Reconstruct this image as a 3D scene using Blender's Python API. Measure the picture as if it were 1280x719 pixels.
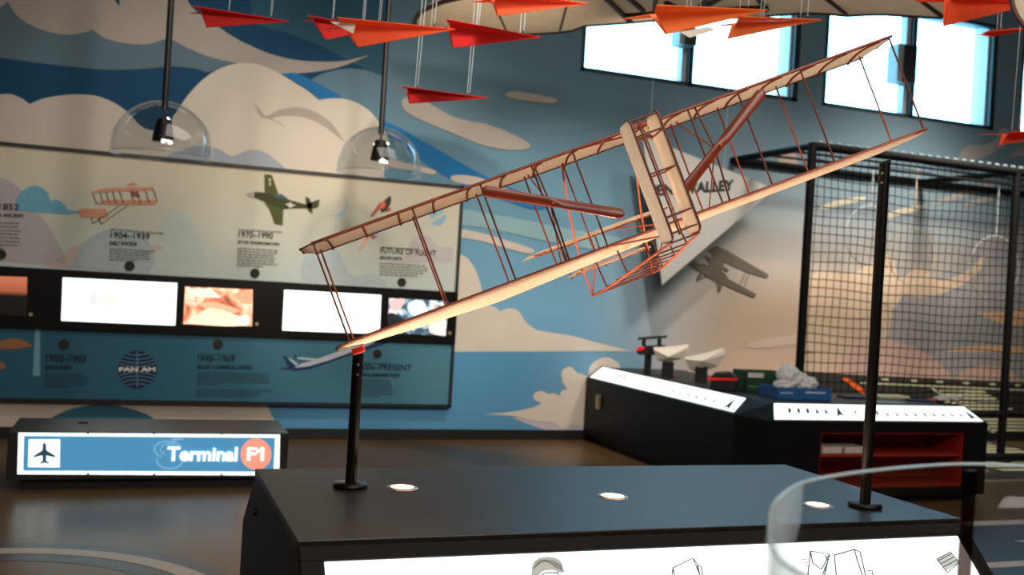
import bpy, bmesh, math, random
from mathutils import Vector, Matrix
random.seed(7)
for _o in list(bpy.data.objects): bpy.data.objects.remove(_o)
SC = bpy.context.scene
COL = SC.collection
# ------------------------------------------------------------------ camera
F_PX, YAW, PITCH, ROLL = 1250.55, 0.359844, 0.0012948, 0.0587649
CAM = Vector((0.0, 0.0, 1.5))
_f = Vector((math.sin(YAW)*math.cos(PITCH), math.cos(YAW)*math.cos(PITCH), math.sin(PITCH)))
_r = Vector((math.cos(YAW), -math.sin(YAW), 0)); _u = _r.cross(_f)
_c, _s = math.cos(ROLL), math.sin(ROLL)
CR, CU, CF = _c*_r+_s*_u, -_s*_r+_c*_u, _f
cd = bpy.data.cameras.new('camera'); cam = bpy.data.objects.new('camera', cd); COL.objects.link(cam)
cam.matrix_world = Matrix(((CR.x, CU.x, -CF.x, CAM.x), (CR.y, CU.y, -CF.y, CAM.y), (CR.z, CU.z, -CF.z, CAM.z), (0, 0, 0, 1)))
cd.sensor_fit = 'HORIZONTAL'; cd.sensor_width = 36.0; cd.lens = 36.0*F_PX/1280.0
cd.clip_start = 0.05; cd.clip_end = 200
cd.dof.use_dof = True; cd.dof.focus_distance = 3.2; cd.dof.aperture_fstop = 3.0
SC.camera = cam
SC.view_settings.view_transform = 'Standard'
SC.view_settings.look = 'None'
SC.view_settings.gamma = 1.0
SC.view_settings.use_curve_mapping = False
SC.view_settings.exposure = 0.0

def lin(c):
    o = []
    for v in c[:3]:
        v /= 255.0
        o.append(v/12.92 if v <= 0.04045 else ((v+0.055)/1.055)**2.4)
    return tuple(o)
# ------------------------------------------------------------------ world and lights
wd = bpy.data.worlds.new('overcast_sky'); SC.world = wd; wd.use_nodes = True
bg = wd.node_tree.nodes['Background']; bg.inputs[0].default_value = (0.30, 0.72, 1.0, 1); bg.inputs[1].default_value = 8.5

def spot(name, loc, aim, power, col, deg=60, blend=0.8, rad=0.08):
    l = bpy.data.lights.new(name, 'SPOT'); l.energy = power; l.color = col; l.spot_size = math.radians(deg); l.spot_blend = blend; l.shadow_soft_size = rad
    o = bpy.data.objects.new(name, l); COL.objects.link(o); o.location = loc
    o.rotation_euler = (Vector(aim)-Vector(loc)).to_track_quat('-Z', 'Y').to_euler(); return o
def area(name, loc, aim, power, col, sx, sy):
    l = bpy.data.lights.new(name, 'AREA'); l.energy = power; l.color = col; l.shape = 'RECTANGLE'; l.size = sx; l.size_y = sy
    o = bpy.data.objects.new(name, l); COL.objects.link(o); o.location = loc
    o.rotation_euler = (Vector(aim)-Vector(loc)).to_track_quat('-Z', 'Y').to_euler(); return o
WARM = (1.0, 0.89, 0.76)
area('unseen_fill_panel', (3.5, 3.2, 5.5), (3.5, 3.2, 0), 170, (1.0, 0.9, 0.8), 6, 4)  # unseen area lamp added as general fill for the room
area('unseen_fill_panel', (1.6, -2.4, 5.2), (2.8, 5.0, 3.2), 380, (1.0, 0.90, 0.80), 4.5, 1.6)  # added behind the camera to brighten the paper airplanes, no real fixture
spot('unseen_wall_spot', (2.4, 6.2, 5.4), (2.4, 9.3, 1.4), 330, WARM, 62, 1.0)
spot('unseen_wall_spot', (1.3, 0.8, 4.7), (2.3, 9.3, 1.75), 1500, WARM, 26, 1.0, 0.3)  # added front spot, brightens the timeline panel from below the glider
spot('unseen_wall_spot', (0.5, 6.2, 5.4), (0.4, 9.3, 1.8), 270, WARM, 62, 1.0)
spot('unseen_wall_spot', (4.1, 6.4, 5.4), (4.2, 9.3, 0.9), 560, WARM, 52, 1.0)
spot('unseen_wall_spot', (6.2, 6.0, 5.4), (6.0, 9.3, 1.2), 880, (1.0, 0.88, 0.78), 58, 1.0, 0.5)
spot('unseen_wall_spot', (8.4, 6.0, 5.4), (8.0, 9.3, 1.4), 2400, (1.0, 0.88, 0.78), 60, 1.0, 0.5)

# ------------------------------------------------------------------ unprojection helpers (pixel of the 1280x719 photo to a real place)
def ray(px, py):
    return CR*((px-640.0)/F_PX) + CU*(-(py-359.5)/F_PX) + CF
def onY(px, py, Y): r = ray(px, py); return CAM + r*(Y/r.y)
def onZ(px, py, Z): r = ray(px, py); return CAM + r*((Z-1.5)/r.z)
# ------------------------------------------------------------------ materials
MATS = {}
def M(key, col=(128, 128, 128), rough=0.6, metal=0.0, emit=0.0, var=0.06, scale=18.0, trans=0.0, spec=0.5, coat=0.0, bump=0.0):
    if key in MATS: return MATS[key]
    m = bpy.data.materials.new(key); m.use_nodes = True; MATS[key] = m
    nt = m.node_tree; N = nt.nodes; L = nt.links; b = N['Principled BSDF']
    base = lin(col)
    tc = N.new('ShaderNodeTexCoord'); no = N.new('ShaderNodeTexNoise'); no.inputs['Scale'].default_value = scale; no.inputs['Detail'].default_value = 3
    L.new(tc.outputs['Object'], no.inputs['Vector'])
    ra = N.new('ShaderNodeValToRGB'); L.new(no.outputs['Fac'], ra.inputs['Fac'])
    ra.color_ramp.elements[0].position = 0.3; ra.color_ramp.elements[1].position = 0.7
    ra.color_ramp.elements[0].color = (*[min(1, v*(1-var)) for v in base], 1); ra.color_ramp.elements[1].color = (*[min(1, v*(1+var)) for v in base], 1)
    L.new(ra.outputs['Color'], b.inputs['Base Color'])
    b.inputs['Roughness'].default_value = rough; b.inputs['Metallic'].default_value = metal
    b.inputs['Specular IOR Level'].default_value = spec
    if coat: b.inputs['Coat Weight'].default_value = coat
    if bump:
        bp = N.new('ShaderNodeBump'); bp.inputs['Strength'].default_value = bump; L.new(no.outputs['Fac'], bp.inputs['Height']); L.new(bp.outputs['Normal'], b.inputs['Normal'])
    if emit:
        L.new(ra.outputs['Color'], b.inputs['Emission Color']); b.inputs['Emission Strength'].default_value = emit
    if trans:
        out = N['Material Output']; tr = N.new('ShaderNodeBsdfTranslucent'); mx = N.new('ShaderNodeMixShader'); mx.inputs[0].default_value = trans
        L.new(ra.outputs['Color'], tr.inputs['Color']); L.new(b.outputs[0], mx.inputs[1]); L.new(tr.outputs[0], mx.inputs[2]); L.new(mx.outputs[0], out.inputs['Surface'])
    return m
def clear_mat(key, tint=(1, 1, 1), gloss=1.0, rough=0.02, ior=1.45):
    if key in MATS: return MATS[key]
    m = bpy.data.materials.new(key); m.use_nodes = True; MATS[key] = m
    nt = m.node_tree; N = nt.nodes; L = nt.links; N.remove(N['Principled BSDF']); out = N['Material Output']
    t = N.new('ShaderNodeBsdfTransparent'); t.inputs[0].default_value = (*tint, 1)
    g = N.new('ShaderNodeBsdfGlossy'); g.inputs['Roughness'].default_value = rough; g.inputs['Color'].default_value = (gloss, gloss, gloss, 1)
    lw = N.new('ShaderNodeLayerWeight'); lw.inputs['Blend'].default_value = 0.5
    pw_ = N.new('ShaderNodeMath'); pw_.operation = 'POWER'; pw_.inputs[1].default_value = 4.0; L.new(lw.outputs['Facing'], pw_.inputs[0])
    fr = N.new('ShaderNodeMath'); fr.operation = 'MULTIPLY_ADD'; fr.inputs[1].default_value = 0.55; fr.inputs[2].default_value = ((ior-1)/(ior+1))**2; L.new(pw_.outputs[0], fr.inputs[0])
    mx = N.new('ShaderNodeMixShader'); L.new(fr.outputs[0], mx.inputs[0]); L.new(t.outputs[0], mx.inputs[1]); L.new(g.outputs[0], mx.inputs[2]); L.new(mx.outputs[0], out.inputs['Surface'])
    return m
def ramp_mat(key, axis, stops, rough=0.7, axis2=None, stops2=None, emit=0.0, scale=1.0, noise=None, spec=0.3):
    """painted colour that runs along an object axis (metres); with noise = blotchy picture"""
    if key in MATS: return MATS[key]
    m = bpy.data.materials.new(key); m.use_nodes = True; MATS[key] = m
    nt = m.node_tree; N = nt.nodes; L = nt.links; b = N['Principled BSDF']
    tc = N.new('ShaderNodeTexCoord'); sx = N.new('ShaderNodeSeparateXYZ'); L.new(tc.outputs['Object'], sx.inputs[0])
    def ramp(src, st):
        lo, hi = st[0][0], st[-1][0]
        mr = N.new('ShaderNodeMapRange'); mr.inputs['From Min'].default_value = lo; mr.inputs['From Max'].default_value = hi; L.new(src, mr.inputs['Value'])
        ra = N.new('ShaderNodeValToRGB'); L.new(mr.outputs[0], ra.inputs['Fac']); e = ra.color_ramp.elements
        while len(e) < len(st): e.new(0.5)
        for i, (p, c) in enumerate(st): e[i].position = (p-lo)/(hi-lo); e[i].color = (*lin(c), 1)
        return ra.outputs['Color']
    if noise:
        no = N.new('ShaderNodeTexNoise'); no.inputs['Scale'].default_value = noise; no.inputs['Detail'].default_value = 4; no.inputs['Distortion'].default_value = 0.8
        L.new(tc.outputs['Object'], no.inputs['Vector']); col = ramp(no.outputs['Fac'], stops)
    else: col = ramp(sx.outputs[axis], stops)
    if stops2:
        c2 = ramp(sx.outputs[axis2], stops2); mx = N.new('ShaderNodeMix'); mx.data_type = 'RGBA'
        mr = N.new('ShaderNodeMapRange'); mr.interpolation_type = 'SMOOTHSTEP'; mr.inputs['From Min'].default_value = 4.0; mr.inputs['From Max'].default_value = 6.3; L.new(sx.outputs[0], mr.inputs['Value'])
        L.new(mr.outputs[0], mx.inputs[0]); L.new(col, mx.inputs[6]); L.new(c2, mx.inputs[7]); col = mx.outputs[2]
    L.new(col, b.inputs['Base Color']); b.inputs['Roughness'].default_value = rough; b.inputs['Specular IOR Level'].default_value = spec
    if emit: L.new(col, b.inputs['Emission Color']); b.inputs['Emission Strength'].default_value = emit
    return m
# ------------------------------------------------------------------ mesh builder
class G:
    def __init__(s): s.v = []; s.f = []; s.smooth = []
    def add(s, vs, fs, sm=False):
        n = len(s.v); s.v += [Vector(v) for v in vs]; s.f += [tuple(i+n for i in f) for f in fs]; s.smooth += [sm]*len(fs); return s
    def box(s, lo, hi):
        (a, b, c), (d, e, f) = lo, hi
        return s.add([(a, b, c), (d, b, c), (d, e, c), (a, e, c), (a, b, f), (d, b, f), (d, e, f), (a, e, f)],
                     [(0, 3, 2, 1), (4, 5, 6, 7), (0, 1, 5, 4), (1, 2, 6, 5), (2, 3, 7, 6), (3, 0, 4, 7)])
    def obox(s, c, ax, ay, az):
        c, ax, ay, az = map(Vector, (c, ax, ay, az)); vs = [c+i*ax+j*ay+k*az for k in (-1, 1) for j in (-1, 1) for i in (-1, 1)]
        return s.add(vs, [(0, 2, 3, 1), (4, 5, 7, 6), (0, 1, 5, 4), (1, 3, 7, 5), (3, 2, 6, 7), (2, 0, 4, 6)])
    def tube(s, pts, r, n=8, r2=None, caps=True):
        pts = [Vector(p) for p in pts]; rings = []; m = len(pts)
        up = None
        for i, p in enumerate(pts):
            t = (pts[min(i+1, m-1)]-pts[max(i-1, 0)]).normalized()
            if up is None or abs(up.dot(t)) > 0.95: up = Vector((0, 0, 1)) if abs(t.z) < 0.9 else Vector((1, 0, 0))
            a = t.cross(up).normalized(); b = a.cross(t).normalized(); up = b
            rr = r if r2 is None else r+(r2-r)*i/(m-1)
            rings.append([p+a*math.cos(2*math.pi*k/n)*rr+b*math.sin(2*math.pi*k/n)*rr for k in range(n)])
        vs = [v for R in rings for v in R]; fs = []
        for i in range(m-1):
            for k in range(n): fs.append((i*n+k, i*n+(k+1) % n, (i+1)*n+(k+1) % n, (i+1)*n+k))
        s.add(vs, fs, True)
        if caps:
            s.add(rings[0], [tuple(range(n))[::-1]]); s.add(rings[-1], [tuple(range(n))])
        return s
    def lathe(s, prof, c=(0, 0, 0), n=32, axis='z'):
        c = Vector(c); vs = []; m = len(prof)
        for r, z in prof:
            for k in range(n):
                a = 2*math.pi*k/n; vs.append(c+Vector((r*math.cos(a), r*math.sin(a), z)))
        fs = [(i*n+k, i*n+(k+1) % n, (i+1)*n+(k+1) % n, (i+1)*n+k) for i in range(m-1) for k in range(n)]
        return s.add(vs, fs, True)
    def prism(s, poly, off):
        """closed polygon swept by a vector"""
        off = Vector(off); poly = [Vector(p) for p in poly]; n = len(poly)
        s.add(poly+[p+off for p in poly], [tuple(range(n))[::-1], tuple(range(n, 2*n))]+[(i, (i+1) % n, n+(i+1) % n, n+i) for i in range(n)])
        return s
    def build(s, name, mat, parent=None, origin=(0, 0, 0), bevel=0.0, solid=0.0, kind=None, fix=True):
        o_ = Vector(origin)
        me = bpy.data.meshes.new(name); me.from_pydata([tuple(v-o_) for v in s.v], [], s.f)
        me.polygons.foreach_set('use_smooth', s.smooth)
        if fix:
            bm = bmesh.new(); bm.from_mesh(me); bmesh.ops.recalc_face_normals(bm, faces=bm.faces); bm.to_mesh(me); bm.free()
        me.update(); me.materials.append(mat)
        return link(name, me, parent, o_ if parent is None else None, bevel, solid, kind)
def link(name, me, parent=None, loc=None, bevel=0, solid=0, kind=None):
    o = bpy.data.objects.new(name, me); COL.objects.link(o)
    if loc is not None: o.location = loc
    if parent is not None: o.parent = parent
    if bevel: md = o.modifiers.new('bevel', 'BEVEL'); md.width = bevel; md.segments = 2; md.limit_method = 'ANGLE'
    if solid: md = o.modifiers.new('solid', 'SOLIDIFY'); md.thickness = solid; md.offset = 0
    if kind: o['kind'] = kind
    return o
class T:
    """a thing: an Empty at its base; parts are added in world coordinates"""
    def __init__(s, name, label, cat, loc, group=None, rot=None, structure=False):
        s.e = bpy.data.objects.new(name, None); COL.objects.link(s.e); s.loc = Vector(loc); s.local = rot is not None
        s.e.empty_display_size = 0.05
        if rot is not None: s.e.matrix_world = Matrix.Translation(s.loc) @ rot.to_4x4()
        else: s.e.location = s.loc
        s.e['label'] = label
        if cat: s.e['category'] = cat
        if group: s.e['group'] = group
        if structure: s.e['kind'] = 'structure'
    def part(s, g, name, mat, parent=None, **k):
        return g.build(name, mat, parent or s.e, (0, 0, 0) if s.local else s.loc, **k)
def tag(o, label, cat, group=None):
    o['label'] = label; o['category'] = cat
    if group: o['group'] = group
    return o
def struct(o, label=None):
    o['kind'] = 'structure'
    if label: o['label'] = label
    return o
# ------------------------------------------------------------------ print helpers: thin pieces on planes Y = const
def curve(pts, closed=True, k=5):
    """Catmull-Rom through points; a third entry marks a sharp corner"""
    n = len(pts); out = []
    P = [Vector((p[0], p[1])) for p in pts]; C = [len(p) > 2 for p in pts]
    for i in range(n):
        p1, p2 = P[i], P[(i+1) % n]
        p0 = P[(i-1) % n] if not C[i] else p1*2-p2
        p3 = P[(i+2) % n] if not C[(i+1) % n] else p2*2-p1
        if C[i] and C[(i+1) % n]: out.append(p1); continue
        for j in range(k):
            t = j/k
            out.append(0.5*((2*p1)+(p2-p0)*t+(2*p0-5*p1+4*p2-p3)*t*t+(3*p1-p0-3*p2+p3)*t**3))
    return out
def flat(name, pix, Y, mat, parent, origin, th=0.002, smooth=True, kind=None):
    pts = curve(pix) if smooth else [Vector(p[:2]) for p in pix]
    return G().prism([onY(p.x, p.y, Y) for p in pts], (0, th, 0)).build(name, mat, parent, origin, kind=kind)
_tc = {}
def text(name, s, mat, parent, origin, frame, bold=0.0, th=0.001, kind=None):
    """frame = (bottom-left, bottom-right, top-left) corners in world space that the word fills"""
    cu = bpy.data.curves.new('t', 'FONT'); cu.body = s; cu.extrude = 0.0; cu.resolution_u = 3; cu.offset = bold
    o = bpy.data.objects.new('t', cu); COL.objects.link(o)
    dg = bpy.context.evaluated_depsgraph_get(); me = bpy.data.meshes.new_from_object(o.evaluated_get(dg))
    bpy.data.objects.remove(o); bpy.data.curves.remove(cu)
    xs = [v.co.x for v in me.vertices]; ys = [v.co.y for v in me.vertices]; x0, x1, y0, y1 = min(xs), max(xs), min(ys), max(ys)
    a, b, c = map(Vector, frame); o_ = Vector(origin)
    for v in me.vertices: v.co = a+(b-a)*((v.co.x-x0)/(x1-x0))+(c-a)*((v.co.y-y0)/(y1-y0))-o_
    me.name = name; me.materials.clear(); me.materials.append(mat)
    ob = link(name, me, parent, o_ if parent is None else None, kind=kind)
    return ob
def ptext(name, s, mat, parent, origin, x0, y0, x1, y1, hpx, Y, bold=0.0):
    """word from pixel (x0,y0) to (x1,y1) along its baseline, hpx tall, on plane Y"""
    a = onY(x0, y0, Y); b = onY(x1, y1, Y); c = onY(x0+hpx*0.06, y0-hpx, Y); c.x = a.x
    return text(name, s, mat, parent, origin, (a, b, c), bold)
def bars(name, mat, parent, origin, rows, Y, h=1.3):
    g = G()
    for x0, y0, x1, y1 in rows:
        x = x0; sl = (y1-y0)/(x1-x0)
        while x < x1-1:
            w = min(random.uniform(2.2, 7.0), x1-x); ya = y0+sl*(x-x0); yb = ya+sl*w
            a, b = onY(x, ya, Y), onY(x+w, yb, Y); d = (onY(x, ya-h, Y)-a); d.x = 0
            g.prism([a, b, b+d, a+d], (0, 0.001, 0)); x += w+1.1
    return g.build(name, mat, parent, origin, kind='stuff')
def para(name, mat, parent, origin, x0, y0, w, n, dy, slope, Y, last=0.6, h=1.3):
    rows = []
    for i in range(n):
        ww = w*(last if i == n-1 else random.uniform(0.86, 1.0)); y = y0+i*dy
        rows.append((x0-i*dy*0.05, y, x0+ww, y+slope*ww))
    return bars(name, mat, parent, origin, rows, Y, h)
# ================================================================== SETTING
WY = 9.30; HT = 5.6
XL, XR, YB = -4.2, 13.0, -4.2
WIN = [(4.10, 6.74, 5.37), (7.07, 9.58, 8.32), (9.97, 12.45, 11.2)]; WZ0, WZ1 = 3.75, 5.02
BLUE_S = [(0.0, (92, 148, 186)), (1.3, (112, 165, 196)), (2.2, (104, 150, 174)), (3.2, (98, 130, 146)), (4.2, (92, 122, 136)), (5.6, (84, 112, 126))]
DUSK_S = [(0.0, (150, 142, 140)), (0.7, (186, 162, 140)), (1.4, (184, 164, 142)), (2.1, (150, 148, 142)), (2.7, (116, 134, 142)), (3.3, (104, 130, 142)), (5.6, (98, 124, 136))]
m_wall = ramp_mat('mural_sky_paint', 2, BLUE_S, 0.75, 2, DUSK_S)
m_plain = M('plain_wall_paint', (112, 112, 110), 0.85)
g = G(); D = 0.28
g.box((XL, WY, 0), (XR, WY+D, WZ0)); g.box((XL, WY, WZ1), (XR, WY+D, HT))
e = [XL]+[v for w in WIN for v in w[:2]]+[XR]
for i in range(0, len(e), 2): g.box((e[i], WY, WZ0), (e[i+1], WY+D, WZ1))
wall = struct(g.build('wall_back', m_wall), 'mural wall painted with blue sky, clouds and a dusk runway')
struct(G().box((XL-0.2, YB, 0), (XL, WY, HT)).build('wall_left', m_plain)); struct(G().box((XR, YB, 0), (XR+0.2, WY, HT)).build('wall_right', m_plain))
struct(G().box((XL, YB-0.2, 0), (XR, YB, HT)).build('wall_front', m_plain))
struct(G().box((XL, YB, HT), (XR, WY+D, HT+0.2)).build('ceiling', M('ceiling_paint', (70, 70, 72), 0.9)))
# floor: sealed, brushed grey brown
mf = bpy.data.materials.new('brushed_floor'); mf.use_nodes = True; nt = mf.node_tree; N = nt.nodes; L = nt.links; b = N['Principled BSDF']
tc = N.new('ShaderNodeTexCoord'); mp = N.new('ShaderNodeMapping'); mp.inputs['Scale'].default_value = (1.2, 14, 1); L.new(tc.outputs['Object'], mp.inputs[0])
no = N.new('ShaderNodeTexNoise'); no.inputs['Scale'].default_value = 2.2; no.inputs['Detail'].default_value = 6; L.new(mp.outputs[0], no.inputs['Vector'])
ra = N.new('ShaderNodeValToRGB'); ra.color_ramp.elements[0].position = 0.25; ra.color_ramp.elements[1].position = 0.75
ra.color_ramp.elements[0].color = (*lin((80, 60, 34)), 1); ra.color_ramp.elements[1].color = (*lin((106, 82, 50)), 1)
L.new(no.outputs['Fac'], ra.inputs[0]); L.new(ra.outputs[0], b.inputs['Base Color']); b.inputs['Specular IOR Level'].default_value = 0.35
mr = N.new('ShaderNodeMapRange'); mr.inputs['To Min'].default_value = 0.26; mr.inputs['To Max'].default_value = 0.40; L.new(no.outputs['Fac'], mr.inputs[0]); L.new(mr.outputs[0], b.inputs['Roughness'])
floor = struct(G().box((XL, YB, -0.2), (XR, WY+D, 0)).build('floor', mf), 'brushed grey brown sealed floor')
m_black = M('black_trim', (16, 15, 14), 0.5)
struct(G().box((XL, WY-0.02, 0), (XR, WY, 0.10)).build('baseboard_back', m_black))
# ---- windows
m_frame = M('dark_window_frame', (22, 40, 44), 0.5); m_jamb = M('pale_window_jamb', (176, 186, 188), 0.6)
for i, (x0, x1, xm) in enumerate(WIN):
    t = T('window_%d' % (i+1), ('high window nearest the hanging glider tip, glaring white', 'high window behind the raised wing tip, glaring white', 'high window cut off at the right edge')[i], None, (x0, WY, WZ0), structure=True)
    fr = G(); w = 0.045
    fr.box((x0, WY+0.0, WZ0), (x1, WY+0.06, WZ0+w)); fr.box((x0, WY, WZ1-w), (x1, WY+0.06, WZ1)); fr.box((x0, WY, WZ0), (x0+w, WY+0.06, WZ1)); fr.box((x1-w*1.6, WY, WZ0), (x1, WY+0.06, WZ1))
    t.part(fr, 'window_frame', m_frame)
    t.part(G().box((x1-0.10, WY+0.06, WZ0), (x1-0.001, WY+D, WZ1)), 'window_jamb', m_jamb)
    t.part(G().box((xm-0.02, WY+0.0, WZ0), (xm+0.035, WY+0.06, WZ1)), 'mullion', m_frame)
    t.part(G().box((xm-0.075, WY+0.06, WZ0), (xm-0.002, WY+0.16, WZ1)), 'mullion', m_jamb)
    for a_, b_ in ((x0, xm), (xm, x1)):
        t.part(G().box((a_+0.01, WY+0.17, WZ0), (b_-0.01, WY+0.176, WZ1)), 'pane', clear_mat('window_glass', (0.97, 0.99, 1.0), 0.6))
# ---- mural pieces, each a thin layer of vinyl on the wall
LAY = [0]
def mural(name, pix, mat, smooth=True, lay=None):
    LAY[0] += 1
    return flat(name, pix, WY-0.0012*(lay if lay else min(LAY[0], 14)), mat, wall, (0, 0, 0), 0.001, smooth)
mm = lambda k, c: M('vinyl_'+k, c, 0.72, var=0.04, scale=3, spec=0.3)
DEEP = mm('deep_blue', (0, 66, 100)); SLATE = mm('slate', (92, 116, 130)); TEAL = mm('dark_teal', (40, 88, 108)); GREY = mm('grey_cloud', (172, 163, 154)); CRM = mm('cream_cloud', (198, 188, 176))
CRM2 = mm('light_cloud', (210, 200, 186)); MIDB = mm('mid_blue', (26, 112, 172)); PALE = mm('pale_blue', (136, 172, 182)); SHADE = mm('cloud_line', (172, 162, 152)); LAV = mm('lavender', (186, 182, 196)); SEA = mm('sea_blue', (88, 148, 186)); TEAL2 = mm('low_teal', (52, 104, 126))
mural('mural_sky', [(-60, -60, 1), (330, -60, 1), (345, 34, 1), (400, 57), (430, 72), (456, 87, 1), (430, 86), (395, 96), (350, 130), (300, 175), (-60, 165, 1)], DEEP, lay=1)
mural('mural_sky', [(300, -60, 1), (492, -60, 1), (486, 40, 1), (482, 96, 1), (456, 87, 1), (432, 73), (400, 57), (360, 42), (318, 30, 1)], TEAL, lay=2)
mural('mural_swoosh', [(-60, 62, 1), (0, 72), (60, 80), (130, 87), (180, 86), (215, 83), (245, 86), (262, 90), (285, 82), (300, 79), (250, 40), (180, -60, 1), (-60, -60, 1)], SLATE, lay=3)
mural('mural_sky', [(145, -60, 1), (150, 7, 1), (143, -2), (120, -60, 1)], DEEP, lay=6)
mural('mural_cloud', [(-60, -60, 1), (-60, 30), (-20, 18), (0, 9), (10, 2, 1), (20, 18), (38, 31), (62, 40), (85, 43), (103, 41), (116, 37, 1), (128, 46), (145, 52), (165, 55), (185, 55), (200, 51), (210, 47, 1), (235, 60), (265, 72), (300, 80), (325, 90), (352, 92), (380, 91), (405, 88), (430, 82), (462, 69, 1), (430, 76), (400, 77), (370, 75), (340, 68), (315, 58), (290, 45), (262, 25), (235, 2), (215, -60, 1)], GREY, lay=4)
mural('mural_cloud', [(-60, 122), (0, 118), (14, 118), (27, 123), (37, 130, 1), (55, 123), (80, 119), (100, 118), (120, 120), (140, 127), (158, 139), (180, 160), (215, 170), (300, 215, 1), (-60, 190, 1)], CRM, lay=5)
mural('mural_cloud', [(200, 230, 1), (212, 158), (222, 138), (240, 113), (262, 93), (285, 82), (305, 79), (325, 81), (348, 91), (368, 103), (385, 114), (398, 125, 1), (415, 123), (432, 124), (447, 129), (462, 139), (474, 153), (484, 170), (486, 190), (481, 212), (476, 245, 1)], CRM2, lay=7)
mural('mural_cloud_line', [(318, 130, 1), (326, 138), (333, 145), (350, 137), (372, 134), (392, 139), (410, 150), (422, 163), (431, 178, 1), (416, 166), (400, 155), (378, 146), (355, 145), (341, 148), (352, 155), (358, 160, 1), (340, 150), (326, 146)], SHADE, lay=8)
mural('mural_hill', [(205, 196, 1), (230, 186), (252, 182), (275, 187), (290, 195), (310, 188), (330, 190), (352, 206), (360, 215, 1), (205, 205, 1)], mm('hill', (158, 166, 176)), lay=9)
mural('mural_swoosh', [(352, 92, 1), (372, 92), (400, 106), (426, 121), (400, 124, 1), (386, 113)], MIDB, lay=6)
mural('mural_band', [(478, 150, 1), (500, 160), (530, 177), (570, 200), (610, 222), (650, 240), (690, 258, 1), (668, 262), (630, 250), (600, 240), (560, 222), (530, 203), (500, 180), (484, 168, 1)], MIDB, lay=6)
mural('mural_cloud', [(502, 127), (508, 122), (524, 123), (545, 134), (565, 145), (590, 152), (608, 155), (632, 164), (655, 175), (663, 182), (655, 187), (632, 187), (602, 181), (572, 169), (545, 158), (520, 147), (506, 138)], GREY, lay=7)
mural('mural_cloud', [(632, 118), (640, 114), (665, 117), (690, 122), (697, 126), (690, 129), (665, 127), (640, 123)], GREY, lay=7)
mural('mural_cloud', [(563, 223), (570, 219), (595, 221), (620, 230), (642, 241), (620, 240), (590, 232), (570, 228)], CRM, lay=7)
mural('mural_cloud', [(484, 198), (505, 203), (530, 209), (545, 214), (540, 218), (520, 214), (484, 208)], CRM, lay=7)
mural('mural_band', [(560, 258, 1), (600, 265), (650, 274), (700, 284), (760, 294), (800, 302, 1), (800, 322, 1), (740, 312), (690, 303), (640, 292), (600, 284), (560, 280, 1)], PALE, lay=6)
mural('mural_cloud', [(560, 283, 1), (600, 291), (635, 301), (660, 309), (668, 314), (660, 317), (635, 311), (600, 301), (560, 295, 1)], CRM, lay=7)
mural('mural_cloud', [(540, 312, 1), (577, 319), (590, 330), (598, 346), (603, 366), (609, 380), (618, 384), (626, 389, 1), (634, 386), (642, 386), (649, 390), (657, 402), (670, 412), (690, 416), (715, 420), (745, 428), (789, 439, 1), (540, 440, 1)], CRM2, lay=7)
SEAG = ramp_mat('vinyl_sea', 0, [(0.0, (84, 146, 186)), (3.6, (84, 146, 186)), (5.3, (128, 160, 178))], 0.72)
mural('mural_sea', [(300, 440, 1), (806, 439.5, 1), (806, 560, 1), (300, 560, 1)], SEAG, False, lay=5)
mural('mural_shade', [(640, 522, 1), (665, 532), (700, 543), (725, 552, 1), (790, 552, 1), (790, 500, 1), (700, 520)], LAV, lay=6)
mural('mural_cloud', [(606, 518, 1), (640, 515), (668, 509, 1), (676, 504), (668, 500), (667, 494), (671, 490), (678, 489), (686, 493, 1), (692, 492), (700, 495, 1), (702, 489), (709, 486, 1), (703, 477), (702, 466), (707, 460), (714, 459), (721, 466, 1), (728, 468), (736, 471, 1), (736, 462), (742, 453), (751, 448), (760, 447), (770, 452), (775, 462), (770, 500), (756, 532), (748, 538), (738, 539), (728, 533, 1), (716, 530), (709, 536), (700, 534), (692, 528, 1), (680, 528), (664, 525), (640, 520)], CRM2, lay=8)
mural('mural_cloud', [(-60, 500, 1), (334, 505, 1), (336, 512), (343, 526), (349, 546), (350, 556, 1), (-60, 556, 1)], CRM, lay=6)
mural('mural_dome', [(40, 545, 1), (62, 524), (90, 511), (125, 506), (160, 510), (192, 523), (210, 545, 1)], TEAL2, lay=7)
# dusk side
PINK = mm('dusk_pink', (182, 152, 140)); TAN = mm('dusk_tan', (188, 168, 144)); DSL = mm('dusk_slate', (140, 140, 138)); DSD = mm('dusk_dark', (82, 100, 106)); WISP = mm('dusk_wisp', (150, 146, 142)); PCH = mm('dusk_peach', (200, 164, 130))
mural('mural_dusk', [(1120, 330, 1), (1170, 345), (1230, 300), (1330, 260, 1), (1330, 480, 1), (1080, 480, 1), (1110, 420)], DSL, lay=5)
mural('mural_cloud', [(1005, 350, 1), (1030, 338), (1060, 343), (1085, 332), (1105, 319), (1117, 324), (1122, 345), (1130, 346), (1145, 335), (1160, 340), (1175, 351), (1205, 341), (1230, 319), (1226, 336), (1206, 354), (1180, 366), (1150, 372), (1130, 368), (1118, 385), (1100, 378), (1088, 395), (1062, 402), (1045, 425), (1020, 440), (1002, 440, 1)], TAN, lay=6)
mural('mural_cloud', [(1040, 478, 1), (1060, 445), (1082, 428), (1105, 424), (1130, 430), (1150, 438), (1175, 455), (1195, 478, 1)], PINK, lay=7)
mural('mural_cloud', [(1192, 476, 1), (1203, 464), (1222, 458), (1243, 458), (1262, 463), (1278, 476, 1)], PINK, lay=7)
mural('mural_cloud', [(1222, 391, 1), (1250, 390), (1300, 384, 1), (1300, 410, 1), (1260, 406), (1240, 400)], PCH, lay=7)
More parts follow.
